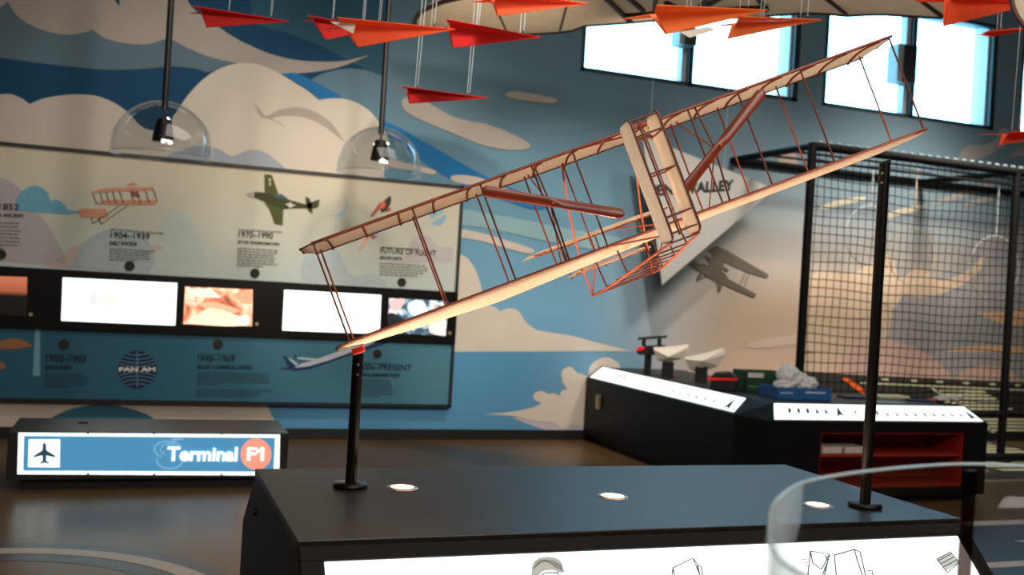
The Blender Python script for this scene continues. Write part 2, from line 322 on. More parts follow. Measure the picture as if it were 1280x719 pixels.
mural('mural_cloud', [(1183, 437), (1220, 433), (1300, 430, 1), (1300, 442, 1), (1220, 440), (1190, 440)], PCH, lay=7)
mural('mural_cloud', [(1215, 362, 1), (1232, 345), (1245, 340), (1238, 352), (1222, 368, 1)], WISP, lay=7)
mural('mural_cloud', [(1194, 206, 1), (1202, 190), (1212, 182), (1232, 181), (1246, 172), (1252, 160), (1268, 168), (1250, 186), (1228, 197), (1208, 205)], WISP, lay=7)
mural('mural_cloud', [(1258, 198, 1), (1275, 186), (1310, 176, 1), (1310, 184, 1), (1280, 195)], WISP, lay=7)
mural('mural_cloud', [(1025, 258), (1050, 250), (1078, 246), (1080, 250), (1050, 257), (1030, 262)], mm('wisp_light', (186, 182, 160)), lay=7)
mural('mural_cloud', [(1105, 268), (1130, 260), (1155, 256), (1150, 262), (1108, 273)], mm('wisp_light', (186, 182, 160)), lay=7)
mural('mural_cloud', [(1168, 253), (1200, 240), (1240, 228), (1244, 233), (1205, 247), (1172, 255)], WISP, lay=7)
mural('mural_cloud', [(1206, 254), (1235, 245), (1256, 242), (1250, 248), (1212, 257)], WISP, lay=7)
mural('mural_sun', [(985+12*math.cos(a/12*2*math.pi), 201+12*math.sin(a/12*2*math.pi)) for a in range(12)], mm('sun', (170, 152, 140)), lay=7)
mural('mural_cloud', [(935, 431), (955, 424), (998, 418, 1), (998, 430, 1), (960, 435), (940, 435)], mm('dusk_pale', (196, 176, 158)), lay=6)
# runway printed along the foot of the dusk wall
RUN = mm('runway_asphalt', (44, 42, 40)); RYEL = mm('runway_marking', (206, 208, 168)); ORG = mm('orange_marking', (232, 92, 30))
mural('mural_runway', [(975, 464, 1), (1060, 468, 1), (1340, 481, 1), (1340, 556, 1), (975, 556, 1)], RUN, False, lay=9)
for x in (1102, 1138, 1170, 1203, 1236, 1268): mural('runway_dash', [(x, 472+0.045*(x-1075), 1), (x+8, 472.4+0.045*(x-1075), 1), (x+9, 474.4+0.045*(x-1075), 1), (x+1, 474+0.045*(x-1075), 1)], RYEL, False, lay=10)
mural('runway_line', [(1075, 478, 1), (1320, 489, 1), (1320, 490.4, 1), (1075, 479.4, 1)], RYEL, False, lay=10)
mural('runway_line', [(1163, 485, 1), (1166, 485, 1), (1300, 580, 1), (1294, 580, 1)], RYEL, False, lay=10)
for k in range(15):
    y = 488+k*4.4; xl = 1172+max(0, k-2)*6.2; xr = 1230+k*6.9
    mural('runway_stripe', [(xl, y, 1), (xr, y+0.6, 1), (xr+3.2, y+2.8, 1), (xl+3.2, y+2.2, 1)], RYEL, False, lay=10)
mural('orange_stripe', [(1052, 473, 1), (1060, 473, 1), (1080, 487, 1), (1080, 494, 1)], ORG, False, lay=10)
mural('runway_stripe', [(1236, 554, 1), (1240, 554, 1), (1247, 561, 1), (1244, 562, 1), (1236, 558, 1)], RYEL, False, lay=10)
# biplane silhouette print
SIL = mm('silhouette', (92, 87, 76)); sc = lambda L_: [(820+x/5.137, 280+y/5.137, 1) for x, y in L_]
for L_ in ([(335, 168), (385, 140), (450, 165), (725, 327), (715, 350), (600, 315), (440, 245), (380, 215)],):
    mural('biplane_silhouette', sc(L_), SIL, False, lay=9)
mural('biplane_silhouette', sc([(208, 262), (240, 238), (300, 265), (460, 350), (645, 452), (632, 472), (545, 440), (440, 392), (330, 340), (270, 300)]), SIL, False, lay=10)
mural('biplane_silhouette', sc([(345, 235), (375, 185), (450, 215), (425, 300), (465, 345), (395, 378), (335, 300)]), SIL, False, lay=11)
for L_ in ([(310, 210), (318, 200), (360, 225), (352, 237)], [(322, 226), (330, 216), (360, 240), (350, 248)], [(430, 285), (438, 273), (470, 295), (462, 306)], [(296, 258), (304, 248), (340, 272), (332, 282)],
           [(262, 345), (285, 310), (295, 315), (290, 350), (272, 370), (262, 362)], [(285, 345), (330, 330), (332, 338), (280, 358)], [(400, 400), (425, 388), (424, 410), (408, 442), (398, 432)], [(388, 372), (396, 370), (412, 400), (404, 402)],
           [(572, 312), (576, 312), (544, 392), (540, 390)], [(598, 320), (602, 321), (570, 402), (565, 400)]):
    mural('biplane_silhouette', sc(L_), SIL, False, lay=12)
# ---- floor markings
def fl(name, pts, mat, z): return G().prism([(p[0], p[1], z) for p in pts], (0, 0, -0.0008)).build(name, mat, floor)
RC = Vector((-0.62, 4.62)); FD = M('floor_decal_dark', (56, 62, 64), 0.35); FW = M('floor_decal_white', (178, 166, 152), 0.4); FB = M('floor_decal_slate', (58, 66, 76), 0.4)
def ringdecal(name, r0, r1, mat, z):
    n = 72; P_ = [RC+Vector((math.cos(2*math.pi*k/n), math.sin(2*math.pi*k/n))) for k in range(n)]; g = G(); vs = []
    for k in range(n):
        d = P_[k]-RC; vs += [(RC.x+d.x*r0, RC.y+d.y*r0, z), (RC.x+d.x*r1, RC.y+d.y*r1, z)]
    g.add(vs, [(2*k, 2*k+1, (2*k+3) % (2*n), (2*k+2) % (2*n)) for k in range(n)]); return g.build(name, mat, floor)
ringdecal('floor_ring_dark', 0.9, 1.24, FD, 0.0012); ringdecal('floor_ring_white', 1.03, 1.14, FW, 0.0024)
fl('floor_strip', [(3.6, 3.2), (9.5, 3.2), (9.5, 5.62), (3.6, 5.62)], FB, 0.0012)
for y0, y1 in ((5.50, 5.62), (4.56, 4.66)): fl('floor_line', [(3.6, y0), (9.5, y0), (9.5, y1), (3.6, y1)], FW, 0.0024)
fl('floor_arrow', [onZ(x, y, 0) for x, y in ((1266, 676.5), (1300, 674), (1300, 681))], FW, 0.0024)
fl('floor_line', [(6.6, 6.98), (9.5, 6.98), (9.5, 7.02), (6.6, 7.02)], FW, 0.0024)
fl('floor_strip', [(6.6, 7.1), (9.8, 7.1), (9.8, 9.28), (6.6, 9.28)], M('runway_floor', (46, 44, 42), 0.5), 0.0012)
for k in range(9): y0 = 7.45+k*0.2; fl('floor_stripe', [(8.05+k*0.02, y0), (9.6, y0), (9.6, y0+0.1), (8.05+k*0.02, y0+0.1)], M('floor_decal_yellow', (196, 198, 160), 0.5), 0.0024)
for k in range(3): fl('floor_stripe', [(7.35, 7.5+k*0.34), (7.85, 7.42+k*0.34), (7.85, 7.58+k*0.34), (7.35, 7.66+k*0.34)], M('floor_decal_yellow', (196, 198, 160), 0.5), 0.0024)
# ================================================================== TIMELINE PANEL
PX0, PX1, PZ0, PZ1 = -1.9, 2.915, 0.32, 2.465; PY = 9.235
t = T('timeline_display', 'large framed aviation history panel with screens on the mural wall', 'display', (0.5, WY-0.01, PZ0)); O = t.loc; E_ = t.e
UP = ramp_mat('panel_print_cream', 2, [(0.0+1.12, (186, 200, 196)), (1.5, (196, 200, 186)), (2.15, (206, 196, 172))], 0.6)
t.part(G().box((PX0+0.02, PY, 1.44), (PX1-0.02, 9.29, PZ1-0.02)), 'upper_panel', UP)
LOW = ramp_mat('panel_print_blue', 0, [(-2.4, (38, 88, 104)), (-0.4, (44, 98, 122)), (2.4, (76, 128, 148))], 0.45)
t.part(G().box((PX0+0.02, PY, PZ0+0.02), (PX1-0.02, 9.29, 0.93)), 'lower_panel', LOW)
t.part(G().box((PX0+0.02, PY-0.03, 0.93), (PX1, 9.29, 1.44)), 'screen_band', M('gloss_black_band', (14, 13, 12), 0.25), bevel=0.004)
fr = G(); fw = 0.028
for lo, hi in (((PX0, PY-0.02, PZ1-fw), (PX1, 9.29, PZ1)), ((PX0, PY-0.02, PZ0), (PX1, 9.29, PZ0+fw)), ((PX0, PY-0.02, PZ0), (PX0+fw, 9.29, PZ1)), ((PX1-fw, PY-0.02, PZ0), (PX1, 9.29, PZ1))): fr.box(lo, hi)
t.part(fr, 'frame', m_black)
PP = PY-0.002
pm = lambda k, c: M('print_'+k, c, 0.6, var=0.05, spec=0.3)
INK = pm('ink', (40, 38, 34)); INKL = pm('ink_light', (120, 120, 112)); INKB = pm('ink_navy', (22, 46, 58)); INKBL = pm('ink_navy_light', (48, 86, 104))
def pf(name, pix, mat, lay=1, smooth=True, par=None): return flat(name, pix, PY-0.0015*lay, mat, par or E_, O, 0.001, smooth)
# soft cloud prints on the upper panel
pf('printed_cloud', [(18, 262, 1), (22, 246), (32, 236), (45, 232), (57, 238), (64, 251, 1), (72, 250), (80, 255), (85, 263, 1), (108, 265, 1), (84, 268, 1), (18, 263, 1)], pm('cloud_blue', (106, 166, 190)), 3)
pf('printed_hill', [(-20, 325, 1), (-20, 224, 1), (0, 222), (22, 233), (45, 262), (62, 285), (76, 310), (88, 334, 1)], pm('hill_lilac', (176, 170, 172)))
pf('printed_hill', [(55, 334, 1), (90, 310, 1), (110, 302, 1), (140, 300, 1), (178, 304, 1), (205, 309, 1), (185, 319, 1), (165, 330, 1), (150, 336, 1)], pm('hill_rose', (196, 176, 170)))
pf('printed_bubble', [(90, 335, 1), (98, 312), (115, 295), (140, 287), (170, 290), (190, 308), (193, 325), (186, 344, 1)], pm('bubble', (166, 180, 184)), 2)
pf('printed_bubble', [(190, 344, 1), (196, 300), (206, 270), (225, 262), (244, 280), (256, 310), (257, 348, 1)], pm('bubble_pale', (186, 198, 192)))
pf('printed_cloud', [(378, 352, 1), (376, 330), (388, 318), (400, 325), (408, 310), (422, 312), (430, 330), (442, 345), (460, 342), (478, 348), (484, 358, 1)], pm('cloud_grey', (176, 188, 192)))
pf('printed_cloud', [(470, 330, 1), (505, 322), (515, 300), (535, 295), (548, 308), (566, 310), (566, 328, 1)], pm('cloud_lilac', (186, 182, 184)))
pf('printed_planet', [(547+10.5*math.cos(a*.52), 271+11*math.sin(a*.52)) for a in range(12)], pm('planet', (140, 184, 206)), 2)
pf('printed_planet_band', [(536, 275, 1), (556, 265, 1), (558, 268, 1), (538, 279, 1)], UP, 3, False)
pf('printed_moon', [(411, 268, 1), (424, 266), (432, 255), (430, 246, 1), (435, 254), (432, 266), (424, 273)], pm('planet_pale', (170, 192, 200)), 2)
# printed early biplane
SAL = pm('salmon', (206, 144, 118)); SALD = pm('salmon_dark', (150, 92, 74))
s1 = lambda L_: [(80+x/5.137, 210+y/5.137, 1) for x, y in L_]
pf('printed_biplane', s1([(172, 152), (270, 128), (575, 122), (572, 142), (400, 148), (182, 160)]), SAL, 3, False)
pf('printed_biplane', s1([(200, 232), (270, 205), (600, 205), (604, 216), (575, 236), (400, 238)]), SAL, 3, False)
pf('printed_biplane', s1([(88, 275), (110, 260), (268, 262), (285, 312), (262, 320), (106, 318)]), SAL, 3, False)
pf('printed_biplane', s1([(395, 108), (450, 92), (470, 105), (420, 114)]), SAL, 3, False)
for a_, b_ in (((180, 160), (208, 232)), ((228, 155), (250, 230)), ((268, 152), (288, 228)), ((310, 150), (332, 232)), ((355, 148), (380, 232)), ((425, 146), (450, 230)), ((468, 144), (490, 230)), ((520, 142), (545, 228)), ((570, 135), (595, 212)), ((360, 236), (185, 358)), ((410, 238), (232, 362)), ((172, 322), (185, 358)), ((222, 322), (236, 362)), ((185, 358), (225, 325))):
    pf('printed_strut', s1([a_, (a_[0]+6, a_[1]), (b_[0]+6, b_[1]), b_]), pm('strut_dark', (84, 66, 54)), 4, False)
pf('printed_engine', s1([(425, 150), (465, 152), (490, 180), (470, 190), (440, 175)]), SALD, 4, False)
# printed green fighter
s2 = lambda L_: [(260+x/5.137, 200+y/5.137, 1) for x, y in L_]
OLV = pm('olive', (74, 82, 28)); OLD = pm('olive_dark', (56, 62, 24))
pf('printed_fighter', s2([(362, 90), (410, 96), (455, 225), (440, 245), (375, 215), (362, 200)]), OLV, 3, False)
pf('printed_fighter', s2([(360, 272), (485, 312), (480, 420), (428, 412), (395, 320)]), OLV, 3, False)
pf('printed_fighter', s2([(298, 205), (360, 208), (440, 230), (520, 255), (625, 285), (690, 262), (718, 252), (710, 300), (680, 312), (560, 310), (490, 315), (380, 275), (295, 240)]), OLD, 4, False)
pf('printed_fighter', s2([(625, 236), (650, 245), (668, 290), (672, 345), (645, 330), (630, 290)]), OLD, 4, False)
pf('printed_spinner', s2([(242, 215), (298, 202), (296, 244), (262, 236)]), pm('spinner', (176, 168, 160)), 5, False)
pf('printed_canopy', s2([(425, 222), (470, 218), (515, 248), (440, 248)]), pm('canopy', (72, 92, 104)), 5, False)
pf('printed_star', s2([(495, 282), (520, 280), (530, 268), (540, 284), (566, 290), (540, 300), (528, 312), (518, 298)]), pm('star', (206, 202, 190)), 5, False)
pf('printed_star', s2([(388, 120), (404, 118), (400, 140), (406, 160), (392, 166), (396, 142)]), pm('star', (206, 202, 190)), 5, False)
# printed rocket
s3 = lambda L_: [(360+x/5.99, 220+y/5.99, 1) for x, y in L_]
pf('printed_rocket', s3([(765, 145), (775, 175), (765, 215), (735, 260), (700, 280), (690, 250), (715, 190)]), pm('rocket_dark', (62, 48, 44)), 4, True)
pf('printed_rocket', s3([(690, 195), (718, 188), (735, 215), (715, 245), (690, 240)]), pm('rocket_orange', (222, 110, 84)), 5, False)
pf('printed_rocket', s3([(690, 195), (660, 235), (610, 310), (640, 300), (690, 245)]), pm('rocket_red', (176, 84, 72)), 3, False)
pf('printed_rocket', s3([(770, 235), (768, 262), (725, 275), (745, 245)]), pm('rocket_red', (176, 84, 72)), 3, False)
pf('printed_rocket', s3([(600, 440), (625, 410), (680, 410), (665, 460), (635, 475)]), pm('rocket_red', (176, 84, 72)), 3, False)
pf('printed_rocket', s3([(640, 425), (675, 415), (672, 445), (650, 458)]), pm('rocket_window', (150, 176, 200)), 4, False)
pf('printed_flame', s3([(600, 445), (560, 490), (520, 560), (535, 565), (585, 510), (615, 455)]), pm('flame', (216, 170, 150)), 3, False)
# upper texts
def pt(name, s, mat, x0, y0, x1, y1, h, bold=0.0): return ptext(name, s, mat, E_, O, x0, y0, x1, y1, h, PY-0.010, bold+0.012)
def pr(name, mat, *a, **k): return para(name, mat, E_, O, *a, PY-0.010, **k)
pt('year_text', '1852', INK, -1, 262, 23.5, 262.8, 8); pt('title_text', 'HUMAN ASCENT', INK, -24, 270, 30, 272, 4.5, 0.02)
pr('paragraph', INKL, -30, 277, 60, 8, 4.6, 0.05)
pt('year_text', '1904–1939', INK, 138, 297.5, 187, 299.5, 8); pt('title_text', 'EARLY AVIATION', INK, 137, 306.3, 171, 307.3, 5, 0.02)
pr('caption', INKL, 138, 287, 66, 1, 3, 0.08, last=1, h=1.2); pr('paragraph', INKL, 137, 311.5, 57, 5, 3.3, 0.06)
pt('year_text', '1970–1990', INK, 298, 296.5, 341, 298.8, 8); pt('title_text', 'JET AIR TRANSFORMATION', INK, 297, 305, 349, 308, 4.6, 0.02)
pr('caption', INKL, 298, 287.5, 56, 1, 3, 0.06, last=1, h=1.2); pr('paragraph', INKL, 297, 311, 52, 7, 3.5, 0.06)
pt('title_text', 'FUTURE OF FLIGHT', INK, 475.5, 316.5, 545, 320.5, 7.5); pt('subtitle_text', 'BEYOND EARTH', INK, 475, 324, 502, 325.3, 4, 0.02)
pr('caption', INKL, 477, 309.5, 46, 1, 3, 0.06, last=1, h=1.3); pr('paragraph', INKL, 475, 330, 62, 5, 3.4, 0.05, last=0.75)
# lower texts
pt('year_text', '1900–1903', INKB, 57, 452, 107.5, 453, 8.5, 0.012); pt('title_text', 'FIRST IN FLIGHT', INKB, 56, 461.3, 90, 461.8, 5, 0.03)
pr('caption', INKBL, 57, 443.5, 52, 1, 3, 0.01, last=1, h=1.3); pr('paragraph', INKBL, 56, 467, 57, 6, 3.2, 0.02)
pt('year_text', '1940–1969', INKB, 247, 451.5, 293, 452.5, 8, 0.005); pt('title_text', 'MILITARY & COMMERCIAL AVIATION', INKB, 246.5, 460.5, 315, 461.5, 4.6, 0.03)
pr('caption', INKBL, 248, 443, 48, 1, 3, 0.02, last=1, h=1.3); pr('paragraph', INKBL, 247, 466, 100, 5, 3.5, 0.02, last=0.3); pr('paragraph', INKBL, 246, 487, 94, 3, 3.8, 0.02, last=0.8)
pt('year_text', '2000s–PRESENT', INKB, 443, 462, 514.5, 463.5, 7.5); pt('title_text', 'MODERN & UNMANNED FLIGHT', INKB, 443, 470.5, 500, 471.5, 4.6, 0.03)
pr('caption', INKBL, 452, 454.5, 38, 1, 3, 0.02, last=1, h=1.3); pr('paragraph', INKBL, 443, 475.5, 52, 7, 3.3, 0.02)
# printed airliner
s4 = lambda L_: [(220+x/5.565, 410+y/5.565, 1) for x, y in L_]
WHT = pm('airliner_white', (186, 196, 206)); NVY = pm('airliner_navy', (26, 52, 96))
pf('printed_airliner', s4([(790, 280), (830, 270), (930, 262), (1100, 200), (1300, 130), (1400, 90), (1500, 60), (1500, 95), (1400, 130), (1230, 185), (1050, 245), (930, 285), (820, 300)]), NVY, 3, False)
pf('printed_airliner', s4([(825, 278), (870, 250), (960, 225), (1100, 175), (1300, 105), (1480, 50), (1500, 60), (1400, 95), (1230, 165), (1050, 230), (920, 268)]), WHT, 4, False)
pf('printed_airliner', s4([(745, 195), (775, 205), (832, 262), (795, 290)]), NVY, 5, False)
pf('printed_airliner', s4([(775, 208), (800, 215), (850, 252), (832, 262)]), WHT, 5, False)
pf('printed_airliner', s4([(728, 278), (790, 275), (815, 292), (740, 285)]), NVY, 4, False)
pf('printed_airliner', s4([(825, 205), (880, 205), (980, 215), (1010, 240), (930, 225), (840, 215)]), WHT, 5, False)
pf('printed_airliner', s4([(818, 182), (832, 190), (845, 210), (832, 212)]), NVY, 5, False)
# printed woven wings at the left
BRN = pm('woven_brown', (150, 104, 62))
pf('printed_wing', [(-30, 430, 1), (0, 426), (18, 423), (32, 427), (41, 432, 1), (25, 436), (0, 437), (-30, 438, 1)], BRN, 3)
pf('printed_wing', [(-30, 455, 1), (0, 452), (8, 459, 1), (0, 462), (-30, 466, 1)], BRN, 3)
pf('panel_highlight', [(44, 410, 1), (50, 410, 1), (50, 470, 1), (41, 470, 1)], pm('pale_stripe', (110, 160, 176)), 2, False)
# round globe logo
GX, GY_, GR = 171.5, 462.0, 24.5
logo = pf('globe_logo', [(GX+GR*math.cos(k*math.pi/18), GY_+GR*0.96*math.sin(k*math.pi/18)) for k in range(36)], pm('logo_navy', (20, 38, 66)), 3, False)
LB = pm('logo_line', (92, 132, 156))
for dy, bend in ((-19, 1.0), (-14.5, 1.5), (-10, 1.8), (-5.7, 2.0), (5.7, -2.0), (10, -1.8), (14.5, -1.5), (19, -1.0)):
    w = math.sqrt(max(0, GR**2-(dy*1.05)**2))*0.96; up_ = []; dn = []
    for j in range(13):
        u = -1+j/6; x = GX+u*w; y = GY_+dy+bend*2.2*(1-u*u)-bend*1.1; up_.append((x, y-0.6)); dn.append((x, y+0.6))
    pf('logo_arc', up_+dn[::-1], LB, 4, False)
pf('logo_meridian', [(GX-0.6, GY_-22.5), (GX+0.6, GY_-22.5), (GX+0.6, GY_+22.5), (GX-0.6, GY_+22.5)], LB, 5, False)
pt('logo_text', 'PAN AM', pm('logo_white', (226, 226, 226)), GX-23, GY_+2.6, GX+22.5, GY_+2.6, 5.6, 0.03)
# screens
def scr(name, q, mat, lab):
    o = flat(name, q, PY-0.034, mat, E_, O, 0.004, False); o['label'] = lab; return o
SW = M('lit_screen_white', (236, 250, 246), 0.4, emit=1.5, var=0.02, scale=4)
HANDS = ramp_mat('screen_hands', 0, [(0.30, (60, 30, 22)), (0.42, (190, 110, 80)), (0.5, (232, 170, 134)), (0.58, (250, 214, 186)), (0.7, (120, 60, 44))], 0.4, emit=1.0, noise=5.0)
LABP = ramp_mat('screen_lab', 0, [(0.30, (14, 18, 24)), (0.45, (60, 84, 100)), (0.52, (150, 184, 200)), (0.6, (226, 214, 216)), (0.72, (40, 56, 66))], 0.4, emit=1.0, noise=6.0)
DARKP = ramp_mat('screen_portrait', 2, [(0.0+0.72, (20, 15, 12)), (0.88, (24, 18, 14)), (0.92, (170, 92, 66)), (1.1, (214, 128, 96))], 0.4, emit=0.7)
a_ = scr('screen', [(78.5, 347), (221.5, 354), (219, 407), (76.5, 401)], SW, 'glowing white touch screen')
a2 = scr('screen', [(231.5, 358.5), (316, 362), (315, 408), (229, 405)], HANDS, 'screen showing a close photo of working hands')
a3 = scr('screen', [(355.5, 362.5), (476.5, 369), (474.5, 417.5), (353, 413)], SW, 'glowing white touch screen')
a4 = scr('screen', [(486.5, 373), (560.5, 376.5), (557, 420), (484.5, 416)], LABP, 'screen showing a blue toned photo of equipment')
a5 = scr('screen', [(-40, 344), (34, 346.5), (33, 395), (-40, 392)], DARKP, 'dark screen with a warm picture along its top')
def mark(parent, x0, y0, x1, y1, c, rows=1): return flat('screen_picture', [(x0, y0), (x1, y0+0.04*(x1-x0)), (x1, y1+0.04*(x1-x0)), (x0, y1)], PY-0.0405, c, E_, O, 0.001, False)
sg = M('screen_grey', (206, 216, 212), 0.4, emit=1.0); sy = M('screen_cream', (236, 230, 206), 0.4, emit=1.15)
mark(a_, 111, 365, 122, 381, sg); mark(a_, 124, 365, 146, 383, sy); mark(a_, 150, 367, 180, 383, M('screen_pale', (226, 236, 232), 0.4, emit=1.25))
mark(a3, 396, 391, 416, 396, sg); mark(a3, 366, 377, 384, 380, sg); mark(a3, 461, 376, 463, 388, M('screen_rose', (220, 190, 186), 0.4, emit=1.0))
for q_, c in (([(240, 400), (262, 385), (290, 392), (312, 404), (290, 408), (240, 405)], (252, 222, 196)), ([(236, 362), (262, 362), (275, 372), (250, 371), (238, 370)], (250, 226, 210)), ([(250, 380), (268, 378), (300, 388), (285, 392), (262, 388)], (236, 172, 138)), ([(295, 366), (314, 364), (313, 380), (300, 376)], (226, 158, 122)), ([(298, 398), (308, 394), (312, 400), (306, 407), (299, 405)], (214, 222, 232))):
    flat('screen_picture', q_, PY-0.0405, M('hand_%d' % c[2], c, 0.4, emit=0.9), E_, O, 0.001, True)
for q_, c in (([(488, 376), (506, 374), (500, 386), (490, 388)], (226, 176, 176)), ([(512, 378), (528, 376), (534, 390), (520, 396), (510, 388)], (196, 214, 224)), ([(522, 398), (538, 386), (548, 392), (532, 412)], (142, 172, 186)), ([(486, 392), (500, 396), (514, 412), (488, 412)], (22, 26, 32)), ([(538, 404), (556, 400), (555, 418), (538, 416)], (228, 204, 200))):
    flat('screen_picture', q_, PY-0.0405, M('lab_%d' % c[2], c, 0.4, emit=0.9), E_, O, 0.001, True)
for x, y in ((38.5, 393), (321, 405), (562, 416.5)):
    p = onY(x, y, PY-0.03); t.part(G().tube([p, p+Vector((0, -0.012, 0))], 0.016, 14), 'button', M('brass_button', (206, 196, 160), 0.3, 0.8))
for x, y in ((1, 318), (162, 332.5), (318.5, 341.5), (502, 353), (80, 430.5), (272.5, 430), (471.5, 442.5)):
    p = onY(x, y, PY); t.part(G().tube([p, p+Vector((0, -0.012, 0))], 0.042, 18), 'speaker_port', M('speaker_port_black', (34, 34, 32), 0.8))
# ================================================================== SOUND DOMES
def dome(px, py, Y, r, lab):
    c = onY(px, py, Y); z0 = c.z; H = r*1.12
    t = T('sound_dome', lab, 'speaker', (c.x, Y, z0), 'clear sound domes hanging before the timeline panel')
    prof = [(r, z) for z in (0, r*0.06)]+[(r*math.cos(a), r*0.12+r*math.sin(a)) for a in [i*math.pi/2/14 for i in range(15)]]; prof[-1] = (0.012, H)
    t.part(G().lathe(prof, (c.x, Y, z0), 48), 'dome', clear_mat('clear_acrylic', (0.95, 0.965, 0.97), 1.0, 0.03, 1.6), solid=0.006)
    t.part(G().tube([(c.x+(r)*math.cos(k*math.pi/24), Y+r*math.sin(k*math.pi/24), z0) for k in range(49)], 0.006, 6, caps=False), 'rim', clear_mat('acrylic_edge', (0.9, 0.93, 0.93), 1.0, 0.1, 1.8))
    zt = z0+H; sb = z0+0.10
    t.part(G().tube([(c.x, Y, zt-0.05), (c.x, Y, HT-0.001)], 0.022, 12), 'rod', M('black_rod', (16, 14, 12), 0.45))
    t.part(G().tube([(c.x, Y, sb+0.15), (c.x, Y, zt-0.04)], 0.008, 8), 'cable', M('bronze_cable', (70, 56, 40), 0.4, 0.6))
    t.part(G().lathe([(0.001, sb+0.16), (0.035, sb+0.157), (0.048, sb+0.145), (0.06, sb+0.09), (0.070, sb+0.025), (0.072, sb), (0.001, sb)], (c.x, Y, 0), 28), 'speaker', M('gloss_black_speaker', (10, 9, 8), 0.45, spec=0.3))
    return t
dome(202.5, 195, 7.3, 0.335, 'left clear dome with a black speaker hung over the salmon biplane print')
dome(473.5, 217, 7.6, 0.318, 'right clear dome with a black speaker hung over the panel corner')
# ================================================================== TERMINAL SIGN BENCH
SY = 7.15; t = T('terminal_sign_box', 'black bench box with a lit blue Terminal F1 sign on the floor', 'sign', (0.18, 7.5, 0)); O = t.loc
m_box = M('charcoal_laminate', (30, 28, 26), 0.42)
t.part(G().box((-0.71, SY, 0.075), (1.075, 7.80, 0.39)), 'body', m_box, bevel=0.006)
t.part(G().box((-0.63, SY+0.06, 0.0), (1.0, 7.72, 0.08)), 'plinth', M('black_plinth', (12, 11, 10), 0.6))
def sf(name, q, mat, lay, smooth=False): return flat(name, q, SY-0.004*lay, mat, t.e, O, 0.003, smooth)
sf('sign_border', [(23, 541), (350, 543.5), (349, 594.5), (21.5, 593)], M('sign_white_lit', (236, 248, 244), 0.4, emit=1.25), 1)
sf('sign_face', [(30, 545), (344, 547.5), (342, 590), (29, 588.5)], M('sign_blue_lit', (66, 128, 166), 0.4, emit=1.0, var=0.03, scale=3), 2)
sf('plane_icon_plate', [(36, 549.5), (75, 549.5), (74.5, 584.5), (35, 584)], M('sign_white_lit', (236, 248, 244)), 3)
ic = [(55.5, 553.5), (57.5, 555), (58, 563), (69.5, 570), (69, 572), (58, 569.5), (57.5, 576), (61, 578.5), (61, 580), (55.5, 578.5), (50, 580), (50, 578.5), (53.5, 576), (53, 569.5), (41.5, 572), (42, 570), (53, 563), (53.5, 555)]
sf('plane_icon', ic, M('icon_navy_lit', (40, 82, 104), 0.4, emit=0.5), 4)
ci = sf('number_disc', [(320+19.2*math.cos(k*math.pi/20), 568+19.5*math.sin(k*math.pi/20)) for k in range(40)], M('sign_coral_lit', (250, 146, 122), 0.4, emit=0.9), 3)
LINE = M('sign_line_lit', (118, 166, 194), 0.4, emit=0.9)
def arc(cx, cy, rx, ry, a0, a1, w):
    n = 22; o_ = [(cx+rx*math.cos(a0+(a1-a0)*k/n), cy+ry*math.sin(a0+(a1-a0)*k/n)) for k in range(n+1)]; i_ = [(cx+(rx-w)*math.cos(a0+(a1-a0)*k/n), cy+(ry-w)*math.sin(a0+(a1-a0)*k/n)) for k in range(n+1)]
    return o_+i_[::-1]
sf('globe_arc', arc(210, 562, 18, 11, 2.0, 5.8, 1.6), LINE, 3); sf('globe_arc', arc(212, 575, 17, 12, 0.2, 3.3, 1.6), LINE, 3); sf('globe_arc', arc(214, 562, 14, 8, 2.2, 5.0, 1.4), LINE, 4)
sf('globe_dash', [(214, 549), (228, 548), (230, 550), (216, 551)], LINE, 3)
WT = M('sign_white_lit', (236, 248, 244))
ptext('sign_text', 'Terminal', WT, t.e, O, 208.5, 576.8, 296.5, 577.2, 18.5, SY-0.020, 0.034)
ptext('sign_text', 'F1', WT, t.e, O, 308.5, 576, 329.5, 576.3, 16.5, SY-0.020, 0.022)
sf('sign_text', [(321, 563.5), (327, 559.6), (327, 563.5), (321.5, 566.6)], WT, 5)
p = onZ(104, 528, 0.395); t.part(G().obox(p, (0.03, 0, 0), (0, 0.02, 0), (0, 0, 0.006)), 'latch', M('black_latch', (8, 8, 8), 0.4))
for x in (110, 193, 277):
    for yy in (541.8, 593.3):
        p = onY(x, yy+0.006*(x-193), SY-0.008); t.part(G().obox(p, (0.006, 0, 0), (0, 0.004, 0), (0, 0, 0.008)), 'clip', m_black)
# ================================================================== MODEL DISPLAY DESK
DX0, DX1, DY0, DY1, DZ = 0.41, 2.515, 2.485, 3.41, 0.85
t = T('display_desk', 'dark display desk with sloping lit panel carrying the model airplane', 'desk', (1.46, 2.95, 0)); O = t.loc
prof = [(DY1, DZ-0.02), (3.70, 0.61), (3.70, 0.0), (2.32, 0.0), (2.10, 0.40), (2.075, 0.425), (DY0, DZ-0.02)]
md = M('desk_charcoal', (40, 44, 45), 0.55, spec=0.3)
t.part(G().prism([(DX0, y, z) for y, z in prof], (DX1-DX0, 0, 0)), 'body', md)
mt_ = M('desk_top_satin', (22, 15, 9), 0.44, var=0.04, scale=4, spec=0.5); mt_.node_tree.nodes['Principled BSDF'].inputs['IOR'].default_value = 1.55
top = t.part(G().box((DX0-0.002, DY0-0.006, DZ-0.022), (DX1+0.002, DY1+0.004, DZ)), 'top', mt_, bevel=0.003)
